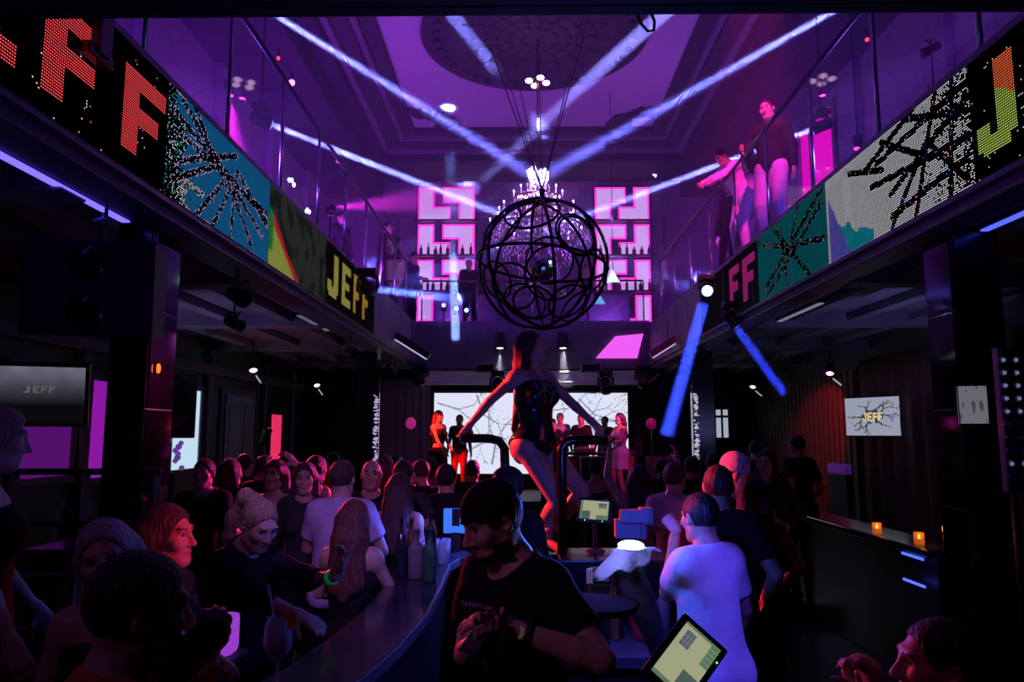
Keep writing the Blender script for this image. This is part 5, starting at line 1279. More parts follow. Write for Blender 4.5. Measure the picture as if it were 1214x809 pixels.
# triangular light sign by the sphere
p = U(727, 328, 15.5); R = empty('triangle_lamp', p, 'bright triangular cyan lamp beside the hoop sphere', 'lamp'); s_ = .13
MB().prism([(-s_, -s_ * .9), (s_, -s_ * .9), (-.02, s_ * 1.1)], -.02, .02, trs(p, PI / 2)).build('plate', emis('tri_cyan', (.15, .8, 1.0), 5), R); MB().prism([(-s_ * .5, -s_ * .6), (s_ * .55, -s_ * .6), (-.02, s_ * .5)], .02, .03, trs(p, PI / 2)).build('core', emis('tri_white', (1, .9, .5), 5), R)
MB().tube([p + Vector((0, .03, .1)), Vector((p.x, p.y + .03, ZC))], .008, 6).build('cable', M_DSTL, R)
# crystal sconces
for k, (px, py, X) in enumerate(((792, 190, 4.0), (776, 205, 3.6), (345, 215, WL + .22), (366, 248, WL + .22))):
    p = UX(px, py, X); R = empty('crystal_sconce', p, ('cluster of white crystal bulbs glowing above the leaning man', 'single white crystal bulb beside the crystal cluster', 'crystal sconce on the balcony pilaster by the beam', 'lower crystal sconce on the balcony pilaster')[k], 'wall lamp'); rnd = random.Random(k)
    for j in range(9 if k == 0 else 3): q = p + Vector((rnd.uniform(-.16, .16), rnd.uniform(-.1, .1), rnd.uniform(-.2, .2))) * (1 if k == 0 else .4); MB().ball(q, (.04, .04, .06), 8, 6).build('bulb', emis('sconce_bulb', (.6, .65, 1.0), 3.5 if k < 2 else 1.2), R, True)
    MB().tube([p + Vector((0, 0, -.25)), p + Vector((0, 0, .3))], .012, 6).build('stem', M_GOLD, R); MB().tube([p, Vector((WL if p.x < 0 else WR, p.y, p.z))], .012, 6).build('wall_arm', M_GOLD, R)

SPARS = []
# stage pars with white beams, magenta panel, hanging heads
for k, px in enumerate((593, 667)):
    p = U(px, 405, 16.6); SPARS.append(p); par_can('white spot over the stage %s' % ('behind the dancer hair' if k == 0 else 'under the sphere'), p, p + Vector((.05 if k else -.02, -.5, -1.6)), (.85, .8, 1.0), 260, 26, 1.5, 4, support=3.9)
p0, p1 = U(706, 425, YB - .12), U(760, 399, YB - .12); R = empty('magenta_panel', p0, 'tilted glowing magenta panel on the far balcony front', 'light panel')
MB().prism([(p0.x, p0.z), (p1.x - .1, p0.z), (p1.x + .05, p1.z + .06), (p0.x + .45, p1.z)], -.02, .03, trs((0, YB - .12, 0), PI / 2)).build('diffuser', emis('mag_panel', (.8, .10, .85), 1.1), R)
for k, (px, py, l) in enumerate(((590, 457, 'dark moving head hanging under the truss behind the dancer arm'), (718, 457, 'dark moving head with magenta rim hanging under the truss'), (498, 447, 'dark moving head at the truss end over the plum curtain'), (762, 450, 'dark moving head at the truss end by the blue shaft'))):
    p = U(px, py, YB - .6); moving_head(l, p, p + Vector((0, -1, -1.4)), (.8, .1, .9), None, 10, 1.3, es=1, lens=False)
for k, (px, py) in enumerate(((488, 412), (792, 410))):
    p = U(px, py, 14.0); R = empty('led_bar', p, 'angled strip lamp with white tubes below the balcony end %s' % ('by the curtain' if k == 0 else 'by the blue shaft'), 'stage light'); sg = 1 if k == 0 else -1
    M = trs(p, 0, sg * math.radians(32))
    MB().box(-.38, .38, -.10, .10, -.03, .10, .012, M).build('housing', M_BLK, R)
    for y in (-.06, .06): MB().tube([M @ Vector((-.36, y, -.04)), M @ Vector((.36, y, -.04))], .014, 8).build('tube', emis('strip_white', (.7, .65, .9), .7), R)
    MB().tube([p + Vector((0, 0, .05)), p + Vector((0, 0, .5))], .012, 6).build('hanger', M_DSTL, R)
# twin track spots under the balconies
for k, (px, py) in enumerate(((300, 434), (375, 453), (893, 455), (984, 438))):
    p = UZ(px, py, 3.05); sg = -1 if k < 2 else 1
    par_can('violet track spot under the balcony %s' % ('by the grey double door', 'by the pink lit window', 'over the wooden slats', 'over the brown curtain')[k], p, p + Vector((-sg * .5, -1.0, -1.2)), (.75, .35, 1.0) if k < 2 else (.9, .2, .9), 35, 45, 1.0, 5, support=ZB)
    q = p + Vector((.05, .02, -.16)); R = empty('tube_lamp', q, 'short pale tube lamp under the violet spot %s' % ('by the door', 'by the pink window', 'by the slats', 'by the curtain')[k], 'lamp'); MB().tube([q, q + Vector((.10, -.05, -.12)) if k < 2 else q + Vector((.12, -.05, -.12))], .014, 6).build('tube', emis('tube_pale', (.6, .75, .65), .5), R); MB().tube([q, Vector((q.x, q.y, ZB))], .006, 6).build('wire', M_DSTL, R)
# blue strip tubes on the undersides
for k, (a, b, x, l, c, e_) in enumerate(((2.45, 4.95, -2.72, 'long blue light strip under the balcony by the hanging speaker', (.10, .07, 1.0), 3.0), (4.7, 5.25, 3.32, 'short blue light strip under the balcony beyond the mirrored column', (.06, .08, 1.0), 2.0), (8.2, 9.6, 3.35, 'short pale light strip under the balcony below the teal screen', (.35, .32, .45), .5), (9.0, 10.4, -2.75, 'short dim light strip under the balcony below the yellow word', (.3, .28, .4), .35))):
    R = empty('light_strip', (x, (a + b) / 2, ZLIP), l, 'light strip'); MB().box(x - .05, x + .05, a, b, ZLIP - .0, ZLIP + .04, .006).build('channel', M_BLK, R); MB().box(x - .03, x + .03, a + .02, b - .02, ZLIP - .012, ZLIP, .004).build('diffuser', emis('strip_%d' % k, c, e_), R)
# hanging speaker, its lamp, and bracket box at the near end of the screen
bigsp = speaker('big black loudspeaker hanging beside the mirrored column under the balcony', U(116, 345, 4.7), .74, .5, .60, math.radians(18), math.radians(6))
p = U(116, 345, 4.7); MBt = MB().tube([p + Vector((0, 0, .28)), Vector((p.x, p.y, ZLIP + .1))], .02, 8).build('hanger', M_DSTL, bigsp)
p = U(125, 268, 4.6); R = empty('round_lamp', p, 'unlit grey round lamp above the hanging loudspeaker', 'lamp'); MB().lathe([(.08, 0), (.075, .03), (.03, .05)], p, 20).build('shade', mat('lamp_grey_dull', (.22, .22, .28), .5), R, True); MB().tube([p + Vector((0, 0, .05)), Vector((p.x, p.y, ZLIP + .12))], .012, 6).build('rod', M_DSTL, R)
p = U(88, 66, 3.85); R = empty('bracket_box', p, 'dark red edged bracket box in front of the red screen letters', 'bracket'); MB().box(p.x - .13, p.x + .16, p.y - .12, p.y + .12, p.z - .035, p.z + .03, .012).build('box', mat('dark_red_gloss', (.06, .012, .012), .2), R); q = U(122, 30, 3.85); MB().box(q.x - .025, q.x + .03, q.y - .06, q.y + .06, p.z, 4.9, .008).build('arm', mat('dark_violet_arm', (.05, .02, .07), .4), R)
p = U(214, 483, 9.5); speaker('black loudspeaker on the wall hiding part of the white window', UX(207, 482, WL + .44), .5, .45, .9, math.radians(35))
# orange reflection on the mirrored column, put in as a glowing oval
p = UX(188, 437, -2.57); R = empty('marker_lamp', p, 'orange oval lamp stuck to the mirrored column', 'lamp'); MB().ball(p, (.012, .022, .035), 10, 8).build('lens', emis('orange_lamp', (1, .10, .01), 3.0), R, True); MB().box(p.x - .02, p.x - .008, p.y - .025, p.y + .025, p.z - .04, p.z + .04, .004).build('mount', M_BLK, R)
# glittering light columns on the far pillars
for k, (px, x) in enumerate(((448, -2.59), (819, 3.12))):
    y = 13.25 if k == 0 else 13.45; R = empty('light_column', (x, y, 0), 'glittering white light column on the far pillar %s' % ('by the curtain' if k == 0 else 'by the small window'), 'light column'); rnd = random.Random(k)
    MB().box(x - .05, x + .05, y - .04, y, 0.2, 3.1, .006).build('channel', M_BLKG, R); zt_ = U(448, 468, y).z; zb_ = U(448, 548, y).z
    b = MB()
    for j in range(90):
        z = rnd.uniform(zb_, zt_); s_ = rnd.uniform(.012, .026); b.box(x + rnd.uniform(-.04, .04) - s_ / 2, x + rnd.uniform(-.04, .04) + s_, y - .055, y - .042, z, z + s_)
    b.build('sparkle', emis('sparkle_%d' % k, (.62, .5, .9) if k == 0 else (.7, .6, .8), .75), R)['kind'] = 'stuff'
# balloons, lamp of grapes, pink lit things
for k, (px, py, Y) in enumerate(((487, 502, 14.6), (772, 503, 14.2))):
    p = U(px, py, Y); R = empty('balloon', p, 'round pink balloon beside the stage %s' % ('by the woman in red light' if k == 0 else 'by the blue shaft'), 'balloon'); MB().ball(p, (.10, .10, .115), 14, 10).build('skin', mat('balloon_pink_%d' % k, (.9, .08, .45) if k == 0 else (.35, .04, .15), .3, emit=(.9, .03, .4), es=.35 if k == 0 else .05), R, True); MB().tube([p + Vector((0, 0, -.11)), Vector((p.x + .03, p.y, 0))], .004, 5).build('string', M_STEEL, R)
p = UX(205, 535, WL + .45); R = empty('bubble_lamp', p, 'purple bubble lamp of small balls before the white window', 'lamp'); rnd = random.Random(6)
for j in range(12): MB().ball(p + Vector((rnd.uniform(-.12, .16), rnd.uniform(-.12, .12), -.24 + j * .05)), rnd.uniform(.03, .048), 10, 8).build('ball', mat('bubble_purple', (.45, .25, .8), .15, emit=(.4, .15, .9), es=.25), R, True)
MB().tube([p + Vector((0, 0, -.3)), Vector((p.x, p.y, 0))], .03, 8).build('pole', M_DSTL, R)
# cable loop hanging from the front balcony
pts = [U(*q, YF + .14) for q in ((742, -10), (752, 10), (760, 28), (768, 37), (775, 36), (776, 26), (772, 14), (766, -4))]
tag(MB().tube(pts, .0055, 6).build('cable_loop', M_BLK, None, True, loc=pts[0]), 'black cable loop hanging from the dark front balcony edge', 'cable')
# glowing purple cube table among the people at the bar
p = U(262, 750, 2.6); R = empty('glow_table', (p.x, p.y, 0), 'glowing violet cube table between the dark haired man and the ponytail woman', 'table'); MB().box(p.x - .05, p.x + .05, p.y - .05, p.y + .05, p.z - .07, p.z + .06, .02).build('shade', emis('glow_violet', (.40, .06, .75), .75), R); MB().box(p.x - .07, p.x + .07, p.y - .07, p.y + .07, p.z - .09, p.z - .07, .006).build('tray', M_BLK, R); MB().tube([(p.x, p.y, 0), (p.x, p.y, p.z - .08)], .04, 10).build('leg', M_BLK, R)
p = UX(995, 555, 5.2); R = empty('lounge_seat', (p.x, p.y, 0), 'violet lit lounge seat under the bright JEFF television', 'seat'); MB().box(p.x - .06, p.x + .06, p.y - .35, p.y + .35, p.z - .10, p.z + .07, .04).build('backrest', mat('seat_violet', (.35, .12, .6), .6, emit=(.35, .05, .7), es=.10), R); MB().box(p.x - .5, p.x - .04, p.y - .35, p.y + .35, 0, .46, .04).build('seat', M_BLK, R); MB().box(p.x - .05, p.x + .05, p.y - .35, p.y + .35, 0, p.z - .09, .02).build('base', M_BLK, R)  # violet light on the backrest put in as a faint glow

# pars under the front and side balconies lighting the crowd (cans hang from the lip, lenses dark; fill cans are added)
def P_(label, loc, target, col, power, angle, sup=ZLIP + .01, s=1.0): return par_can(label, loc, target, col, power, angle, s, 1, None, False, sup)
P_('violet can hanging from the front balcony over the bartender', (-.75, 1.6, 3.15), (-1.05, 4.9, 1.3), (.55, .22, 1.0), 150, 32)
P_('blue violet can hanging from the front balcony over the terminal', (1.75, 1.55, 3.15), (.80, 3.3, 1.2), (.10, .055, 1.0), 250, 20)
P_('red can fixed to the mirrored column facing the dancer', (-2.5, 6.35, 2.9), U(618, 530, 5.3), RED, 1700, 28, ZLIP, .7)
P_('red can hanging from the balcony lip opposite the tee man', (-2.5, 6.4, 3.15), U(828, 612, 3.3), (1.0, .03, .04), 700, 12)
P_('magenta can hanging from the balcony lip facing the dancer', (3.0, 3.4, 3.15), U(640, 470, 5.2), (.60, .08, .6), 16, 26)
P_('magenta can hanging from the lip over the crowd by the far pillar', (3.0, 12.4, 3.15), (-1.7, 7.2, 1.6), (1.0, .03, .42), 4200, 22)
P_('magenta can hanging over the bald men by the ledge', (-2.55, 11.0, 3.15), (1.6, 5.2, 1.5), (.6, .08, .8), 420, 26)
P_('red can over the stage lighting the woman with crossed hands', (-2.55, 14.3, 3.15), U(519, 515, 15.6), RED, 1100, 24)
P_('magenta can over the stage lighting the table', (3.0, 14.2, 3.15), U(690, 510, 16.4), (1.0, .05, .25), 800, 34)
P_('red can under the balcony lighting the wooden slats', (4.4, 12.6, 3.1), (WR, 14.4, 1.9), (1.0, .03, .05), 130, 50, ZB)
P_('red can under the balcony lighting the crowd by the pink window', (-4.8, 11.2, 3.1), (-1.9, 7.0, 1.6), (1.0, .03, .10), 1500, 30, ZB)
P_('red can hanging over the bar lighting the woman in profile', (2.3, 2.2, 3.2), U(213, 625, 2.85), (1.0, .03, .08), 420, 8)
P_('violet can under the balcony lighting the seated guests', (-1.9, .6, 3.15), (-1.4, 2.0, 1.6), (.55, .18, .9), 7, 60)  # fill added out of view for the dark near faces
P_('violet can above the camera side lighting the bartender', (-1.5, .7, 3.15), U(590, 650, 2.5), (.62, .20, .70), 26, 26)  # unseen fill, added to lift the bartender's face
P_('magenta can above the profile man at the counter', (-.2, 1.0, 3.15), U(1080, 760, 1.75), (.7, .08, .35), 6, 22)
P_('white pin can on a pole aimed at the mirror ball', (3.6, 6.2, 5.3), U(643, 318, 7.3), (.5, .6, 1.0), 900, 5, ZU, .6)  # spot added so the dark mirror tiles sparkle
P_('pink can hanging from the cornice aimed at the railing men', (2.6, 6.9, 7.9), U(880, 195, 9.9), (1.0, .02, .42), 1900, 26, ZC - .1, .7)
P_('small blue can on the bar rail lighting the glass rows', (-.12, 5.50, 1.62), (-.55, 5.0, 1.1), (.06, .12, 1.0), 130, 80, ZBAR, .5)
P_('blue can under the balcony standing behind the candle ledge', (4.6, 8.0, 1.9), (4.3, 9.5, 3.5), (.25, .25, .8), 50, 110, 0)  # stand lamp added to brighten the dark balcony ceiling
P_('violet can under the balcony standing before the purple window', (-4.3, 8.6, 1.9), (-3.8, 9.5, 3.5), (.32, .24, .7), 50, 110, 0)  # second added stand lamp, lifts the opposite balcony ceiling
P_('red can under the balcony by the grey door', (-4.2, 12.2, 1.9), (-3.6, 12.0, 3.5), (.9, .05, .08), 9, 110, 0)
# ------------------------------------------------------------------ people in the hall
def wristband(hand, m, t=.88, r=.034):
    def f(R, q):
        e, h = (q['elL'], q['LH']) if hand == 'L' else (q['elR'], q['RH'])
        e, h = Vector(e), Vector(h); c = e + (h - e) * t; u = (h - e).normalized()
        MB().tube([c - u * .012, c + u * .012], r, 14).build('wristband', m, R, True, local=True)
    return f
E_BAND = mat('band_green', (.02, .75, .25), .5, emit=(.02, .8, .25), es=.07)

# dancer on the bar
def dancer_x(R, q):
    up, hd, s = q['up'], q['hd'], q['s']; m = mat('strap_leather', (.25, .2, .25), .3)
    for g in (1, -1):
        MB().tube([up((g * .085, -.145, 1.27)), up((g * .10, -.13, 1.34)), up((g * .085, -.075, 1.42)), up((g * .06, -.02, 1.475))], .006 * s, 6).build('strap', m, R, local=True)
        MB().tube([up((g * .03, -.135, 1.22)), up((g * .045, -.152, 1.29)), up((g * .03, -.11, 1.38)), up((g * .045, -.03, 1.47))], .005 * s, 6).build('strap', m, R, local=True)
ftL, ftR = U(648, 640, 5.30), U(637, 645, 5.42)
ftL.z = ZBAR + .14; ftR.z = ZBAR + .14
person('dancer in black bodysuit with long dark hair holding the rails on the bar', U(626, 394, 5.28), 42, 'f', .0065, hair='verylong', hairm=H_BRN, shirt='bodice', shirtm=mat('vinyl_black', (.012, .012, .014), .25), pants=None,
       H=1.72, hyaw=38, hpitch=-4, bend=-3, world=True, RH=RA[0] + Vector((.05, -.02, .045)), LH=RB[0] + Vector((-.03, -.02, .045)), LE=(.8, .3, -.6), RE=(-.8, .6, -.5),
       LF=ftL, RF=ftR, LK=(.25, -1, .1), RK=(-.1, -1, 0), curl=.75, lpalm=(0, 0, -1), rpalm=(0, 0, -1), heels=.06, extras=dancer_x)

# bartender
def bart_x(R, q):
    up, s = q['up'], q['s']
    cu = bpy.data.curves.new('print', 'FONT'); cu.body = 'THE.TOP.CLUBS'; cu.size = .021 * s; cu.align_x = 'CENTER'; cu.extrude = .001
    o = bpy.data.objects.new('print', cu); COL.objects.link(o); dg = bpy.context.evaluated_depsgraph_get()
    me = bpy.data.meshes.new_from_object(o.evaluated_get(dg)); bpy.data.objects.remove(o)
    o = bpy.data.objects.new('shirt_print', me); COL.objects.link(o); me.materials.append(mat('print_violet', (.6, .36, .65), .7)); o.parent = R
    Mu = Matrix(q['Mu'].tolist()).to_4x4(); q_ = o.modifiers.new('wrap', 'SHRINKWRAP'); q_.target = [c for c in R.children if c.name.startswith('t_shirt')][0]; q_.wrap_method = 'NEAREST_SURFACEPOINT'; q_.offset = .002
    o.matrix_local = Matrix.Translation(Vector(up((-.02, -.165, 1.375)))) @ Mu @ Matrix.Rotation(PI / 2, 4, 'X')
    h, e = Vector(q['LH']), Vector(q['elL']); u = (h - e).normalized(); c = h - u * .035
    MB().tube([c - u * .011, c + u * .011], .034, 16).build('watch_strap', M_BLK, R, True, local=True)
    n = u.orthogonal().normalized()
    MB().lathe([(.019, -.004), (.019, .005), (.001, .005)], (0, 0, 0), 16, Matrix.Translation(c + Vector((0, -.032, .012))) @ Vector((0, -1, .35)).to_track_quat('Z', 'Y').to_matrix().to_4x4()).build('watch_face', mat('watch_face', (.5, .45, .25), .2, emit=(.6, .5, .2), es=.05), R, local=True)
person('bartender in black cap and printed black tee looking down at a phone', U(570, 566, 2.5), -48, 'm', .006, hair='cap', beard='trim', shirt='tee', shirtm=C_BLK, hpitch=20, hyaw=-12, bend=6,
       world=True, LH=U(612, 748, 2.26), RH=U(570, 762, 2.28), LE=(1, .3, -.7), RE=(-1, .5, -.6), lcurl=.55, rcurl=.7, lpalm=(0, .3, -1), rpalm=(.2, -.2, 1), extras=bart_x)
p = U(572, 750, 2.20); ph = empty('smartphone', p, 'dark smartphone held by the bartender', 'phone'); M = trs(p, math.radians(-55), 0, math.radians(-40))
MB().box(-.036, .036, -.004, .004, -.075, .075, .004, M).build('case', M_BLKG, ph); MB().box(-.032, .032, -.0052, -.004, -.068, .068, 0, M).build('display', mat('phone_glass', (.05, .05, .06), .08), ph)

# man in the white tee drinking
person('man in blue lit white tee seen from behind drinking from a glass', U(828, 584, 3.6), -146, 'm', .0065, hair='crop', hairm=H_BLK, shirt='tee', shirtm=C_WHT, pantsm=C_JEA, hyaw=-10, hpitch=4, bend=4,
       world=True, LH=U(799, 645, 3.78), RH=U(866, 765, 3.85), LE=(.15, -.2, -1), RE=(-.5, .4, -.8), curl=.8, hem=.80, build=.97)
p = U(798, 624, 3.80); g = MB().lathe([(.026, -.05), (.036, .05), (.033, .05), (.024, -.042), (.001, -.042)], (0, 0, 0), 14, trs((0, 0, 0), math.radians(-50), 0, math.radians(30))).build('drinking_glass', M_GLS, None, True); g.location = p; tag(g, 'tipped clear glass at the mouth of the man in the white tee', 'glass')

# guests along the left side of the bar
person('woman with high blonde ponytail in black pointing over the bar', U(316, 586, 3.5), 58, 'f', .0065, hair='pony', hairm=H_BLD, shirt='long', sleeve=.35, shirtm=C_BLK, hpitch=24, hyaw=-4, bend=7, world=True,
       LH=U(396, 684, 3.4), RH=U(366, 738, 3.2), LE=(.6, .3, -.9), RE=(-.8, .3, -.7), lpoint=True, lcurl=.75, rcurl=.35, rpalm=(.2, 0, -1), ldir=(.35, -.2, .9), extras=wristband('L', E_BAND, .93))
person('woman with long straight auburn hair seen from behind in black top', U(421, 593, 4.2), 172, 'f', .007, hair='long', hairm=H_RED, shirt='top', shirtm=C_BLK, hpitch=8, RH=(-.16, -.35, 1.15), LH=(.18, -.32, 1.12))
person('man in violet lit white tee seen from behind at the bar', U(406, 546, 5.0), 176, 'm', .008, hair='crop', hairm=H_BRN, shirt='tee', shirtm=C_LIL, RH=(-.2, -.3, 1.1), LH=(.22, -.3, 1.05), build=1.05)
person('woman with long ash grey hair tilting her head near the lattice', U(118, 616, 2.35), 20, 'f', .0065, hair='long', hairm=H_ASH, shirt='top', shirtm=C_BLK, hpitch=4, htilt=-14, bend=2)
person('dark haired woman with red lit face in profile', U(198, 600, 2.85), 88, 'f', .0065, hair='long', hairm=H_BRN, shirt='long', shirtm=C_BLK, hpitch=2)
person('dark haired man in orange jacket turned away beside the glowing violet table', U(176, 654, 1.62), 128, 'm', .0065, hair='short', hairm=H_BLK, shirt='long', shirtm=C_ORG, hpitch=10, world=True, RH=U(214, 795, 1.66), LH=U(222, 812, 1.9), curl=.8)
pod = empty('podium', (-1.83, 2.75, 0), 'low black podium under the blonde woman at the picture edge', 'podium'); pod['label'] = 'low black podium under the woman with loose pale hair'
MB().box(-2.2, -1.5, 2.4, 3.1, 0, .34, .02).build('block', M_BLK, pod); MB().box(-2.22, -1.48, 2.38, 3.12, .34, .36, .006).build('top', M_BLKG, pod)
person('woman with loose pale hair standing on the podium beside the dim television', U(6, 482, 2.75), 125, 'f', .0075, base=.36, hair='long', hairm=H_BLD, shirt='tank', shirtm=C_BLK, hpitch=12, htilt=6, RH=(-.24, -.12, .92), LH=(.2, -.2, .95))
person('man in profile with violet lit face and fist at his chin', U(1114, 735, 1.78), -98, 'm', .0065, hair='crop', hairm=H_BLK, shirt='long', shirtm=C_BLK, world=True, RH=U(1048, 838, 1.74), LH=U(1032, 838, 1.95), curl=1.0, rpalm=(.3, -.3, -.9), ldir=(0, 0, 1), rdir=(-.2, -.3, .9))

# crowd: (label, px, py, Y, rot, sex, hair, hair colour, top, top cloth)
CR = [
 ('dark dressed man facing the camera beside the white window', 243, 545, 6.2, 10, 'm', 'short', H_BLK, 'long', C_BLK),
 ('dark dressed woman with bob hair by the grey double door', 274, 545, 6.7, -20, 'f', 'bob', H_BRN, 'long', C_BLK),
 ('man in charcoal tee before the grey double door', 291, 539, 8.2, 30, 'm', 'short', H_BLK, 'tee', C_CHR),
 ('dark haired man under the pink lit window', 316, 540, 7.3, 160, 'm', 'short', H_BRN, 'tee', C_BLK),
 ('dark haired woman with long wavy hair and pale print top', 362, 549, 5.8, 12, 'f', 'longfront', H_BRN, 'long', C_CHR),
 ('woman with pink lit hair behind the wavy haired woman', 376, 541, 7.1, 60, 'f', 'long', H_BLK, 'tank', C_BLK),
 ('bald man in black facing the bar', 441, 546, 6.0, 8, 'm', 'bald', H_BLK, 'long', C_BLK),
 ('dark haired man with pink ear seen from behind', 479, 546, 6.1, 170, 'm', 'short', H_BLK, 'tee', C_CHR),
 ('man with pink lit neck leaning past the bald man', 498, 545, 6.9, -150, 'm', 'crop', H_BRN, 'tee', C_BLK),
 ('broad man in black with pale collar wings seen from behind', 529, 551, 6.1, 178, 'm', 'short', H_BLK, 'long', C_BLK),
 ('woman with long hair seen from behind at the bar bottles', 474, 562, 5.35, 168, 'f', 'long', H_BRN, 'top', C_BLK),
 ('short haired woman with red lit hair beside the pink window', 340, 538, 8.8, 100, 'f', 'bob', H_RED, 'top', C_BLK),
 ('man in red tee far back by the wall', 395, 536, 9.4, 20, 'm', 'short', H_BLK, 'tee', C_RED),
 ('woman in pale top near the light column', 458, 540, 9.0, 0, 'f', 'long', H_BLD, 'tank', C_LGT),
 ('man with pink lit ear behind the broad man', 560, 546, 8.2, 30, 'm', 'short', H_BRN, 'tee', C_BLK),
 ('woman with short hair in white shirt by the curtain', 510, 542, 9.6, -20, 'f', 'bob', H_BRN, 'tank', C_LGT),
 ('grey shirted man with violet lit hair beside the stage corner', 799, 549, 5.9, -60, 'm', 'short', H_BRN, 'tee', C_GRY),
 ('dark haired man in the crowd behind the raised arms', 820, 541, 7.9, 40, 'm', 'short', H_BLK, 'tee', C_BLK),
 ('bald man with violet lit crown seen from behind', 851, 552, 4.3, 168, 'm', 'crop', H_BRN, 'tee', C_BLK),
 ('woman with long loose hair beside the bald man', 888, 562, 4.7, 176, 'f', 'long', H_BRN, 'top', C_BLK),
 ('dark haired man under the small white window', 846, 536, 8.6, 10, 'm', 'short', H_BLK, 'tee', C_BLK),
 ('woman with curly hair before the wooden slats', 908, 534, 7.2, -30, 'f', 'bob', H_BLK, 'long', C_CHR),
 ('tall man before the red lit slats looking at the floor', 896, 522, 10.0, 150, 'm', 'short', H_BLK, 'tee', C_BLK),
 ('tall man in black tee beside the ledge seen from behind', 943, 516, 8.6, -150, 'm', 'crop', H_BLK, 'tee', C_BLK),
 ('man with red lit head between the rail and the stage table', 785, 544, 8.9, -80, 'm', 'short', H_BLK, 'tee', C_CHR),
 ('woman with hair bun in the crowd by the stage table', 706, 545, 9.0, 175, 'f', 'bun', H_BRN, 'tank', C_BLK),
 ('short haired man with pink lit ear before the stage table', 668, 548, 8.0, 170, 'm', 'short', H_BLK, 'tee', C_BLK),
]
TURN = {291: 170, 340: 165, 395: 185, 458: 175, 560: 170, 510: 190, 376: 150, 274: 160, 820: 170, 846: 175, 785: 160, 799: 150}
stp = empty('step', (U(943, 516, 8.6).x, 8.6, 0), 'low black step under the tall man beside the ledge', 'step'); q = stp.location
MB().box(q.x - .35, q.x + .35, 8.25, 8.95, 0, .13, .015).build('block', M_BLK, stp); MB().box(q.x - .36, q.x + .36, 8.24, 8.96, .13, .145, .004).build('tread', M_BLKG, stp)
for l, px, py, Y, r, sx_, hr, hm, tp, tc in CR:
    r = TURN.get(px, r)
    person(l, U(px, py, Y), r, sx_, .011, base=.145 if px == 943 else 0, hair=hr, hairm=hm, shirt=tp, shirtm=tc, hpitch=random.uniform(-3, 10), hyaw=random.uniform(-12, 12), RH=(-.22 + random.uniform(-.04, .08), -.12 + random.uniform(-.18, .06), .98 + random.uniform(-.1, .15)), LH=(.22 - random.uniform(-.04, .08), -.12 + random.uniform(-.18, .06), .98 + random.uniform(-.1, .15)), build=random.uniform(.92, 1.08))
person('dancing woman raising one arm with green wristband', U(327, 546, 6.0), -10, 'f', .010, hair='long', hairm=H_BRN, shirt='tank', shirtm=C_BLK, LH=(.26, -.14, 1.72), LE=(1, .2, -.3), RH=(-.24, -.25, 1.2), extras=wristband('L', E_BAND, .86))
person('woman with both arms raised before the stage', U(757, 552, 6.6), 165, 'f', .010, hair='long', hairm=H_BLK, shirt='top', shirtm=C_BLK, LH=(.30, -.2, 1.86), LE=(1, .2, -.3), RH=(-.34, -.1, 1.80), RE=(-1, .2, -.3))
def knit_hat(R, q):
    hd, s, Mh = q['hd'], q['s'], q['Mh']; m = mat('knit_white', (.75, .72, .85), .9, bump=.5, bscale=50)
    G = Field([el(hd((0, .005, .04)), np.array((.11, .125, .12)) * s, Mh)], .01, infl=.03); G.add([el(hd((0, .010, .045)), np.array((.100, .116, .110)) * s, Mh)], 0); G.halfspace(hd((0, 0, .035)), Mh @ unit((0, .15, -1.0))); G.mesh('hat', m, R)
    MB().ball(hd((.09, .0, .09)), .032 * s, 10, 8).build('hat_tuft', m, R, True, local=True); MB().ball(hd((-.03, -.105, .07)), .012 * s, 8, 6).build('hat_button', M_BLK, R, True, local=True); MB().ball(hd((.045, -.098, .085)), .010 * s, 8, 6).build('hat_button', M_BLK, R, True, local=True)
person('man in white knitted hat and glasses in the crowd', U(872, 541, 5.4), 24, 'm', .009, hair='short', hairm=H_BLK, shirt='long', shirtm=C_BLK, hpitch=10, extras=knit_hat)
def flower(R, q):
    p = Vector(q['up']((.02, -.150, 1.30))); m = mat('flower_print', (.6, .6, .65), .7)
    for k in range(6): MB().ball(p + Vector((.022 * math.cos(k * PI / 3), 0, .022 * math.sin(k * PI / 3))), (.010, .004, .010), 6, 5).build('print_petal', m, R, local=True)
    MB().ball(p, (.008, .005, .008), 6, 5).build('print_centre', M_BLK, R, local=True)
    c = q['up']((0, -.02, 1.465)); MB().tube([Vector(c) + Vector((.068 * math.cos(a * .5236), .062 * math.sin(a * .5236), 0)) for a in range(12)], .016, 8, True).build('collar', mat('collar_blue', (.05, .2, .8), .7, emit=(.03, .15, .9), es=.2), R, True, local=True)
person('barman with blue collar and small flower print behind the bartender', U(601, 554, 4.45), -30, 'm', .009, hair='short', hairm=H_BLK, shirt='tee', shirtm=C_BLK, hyaw=-50, extras=flower)

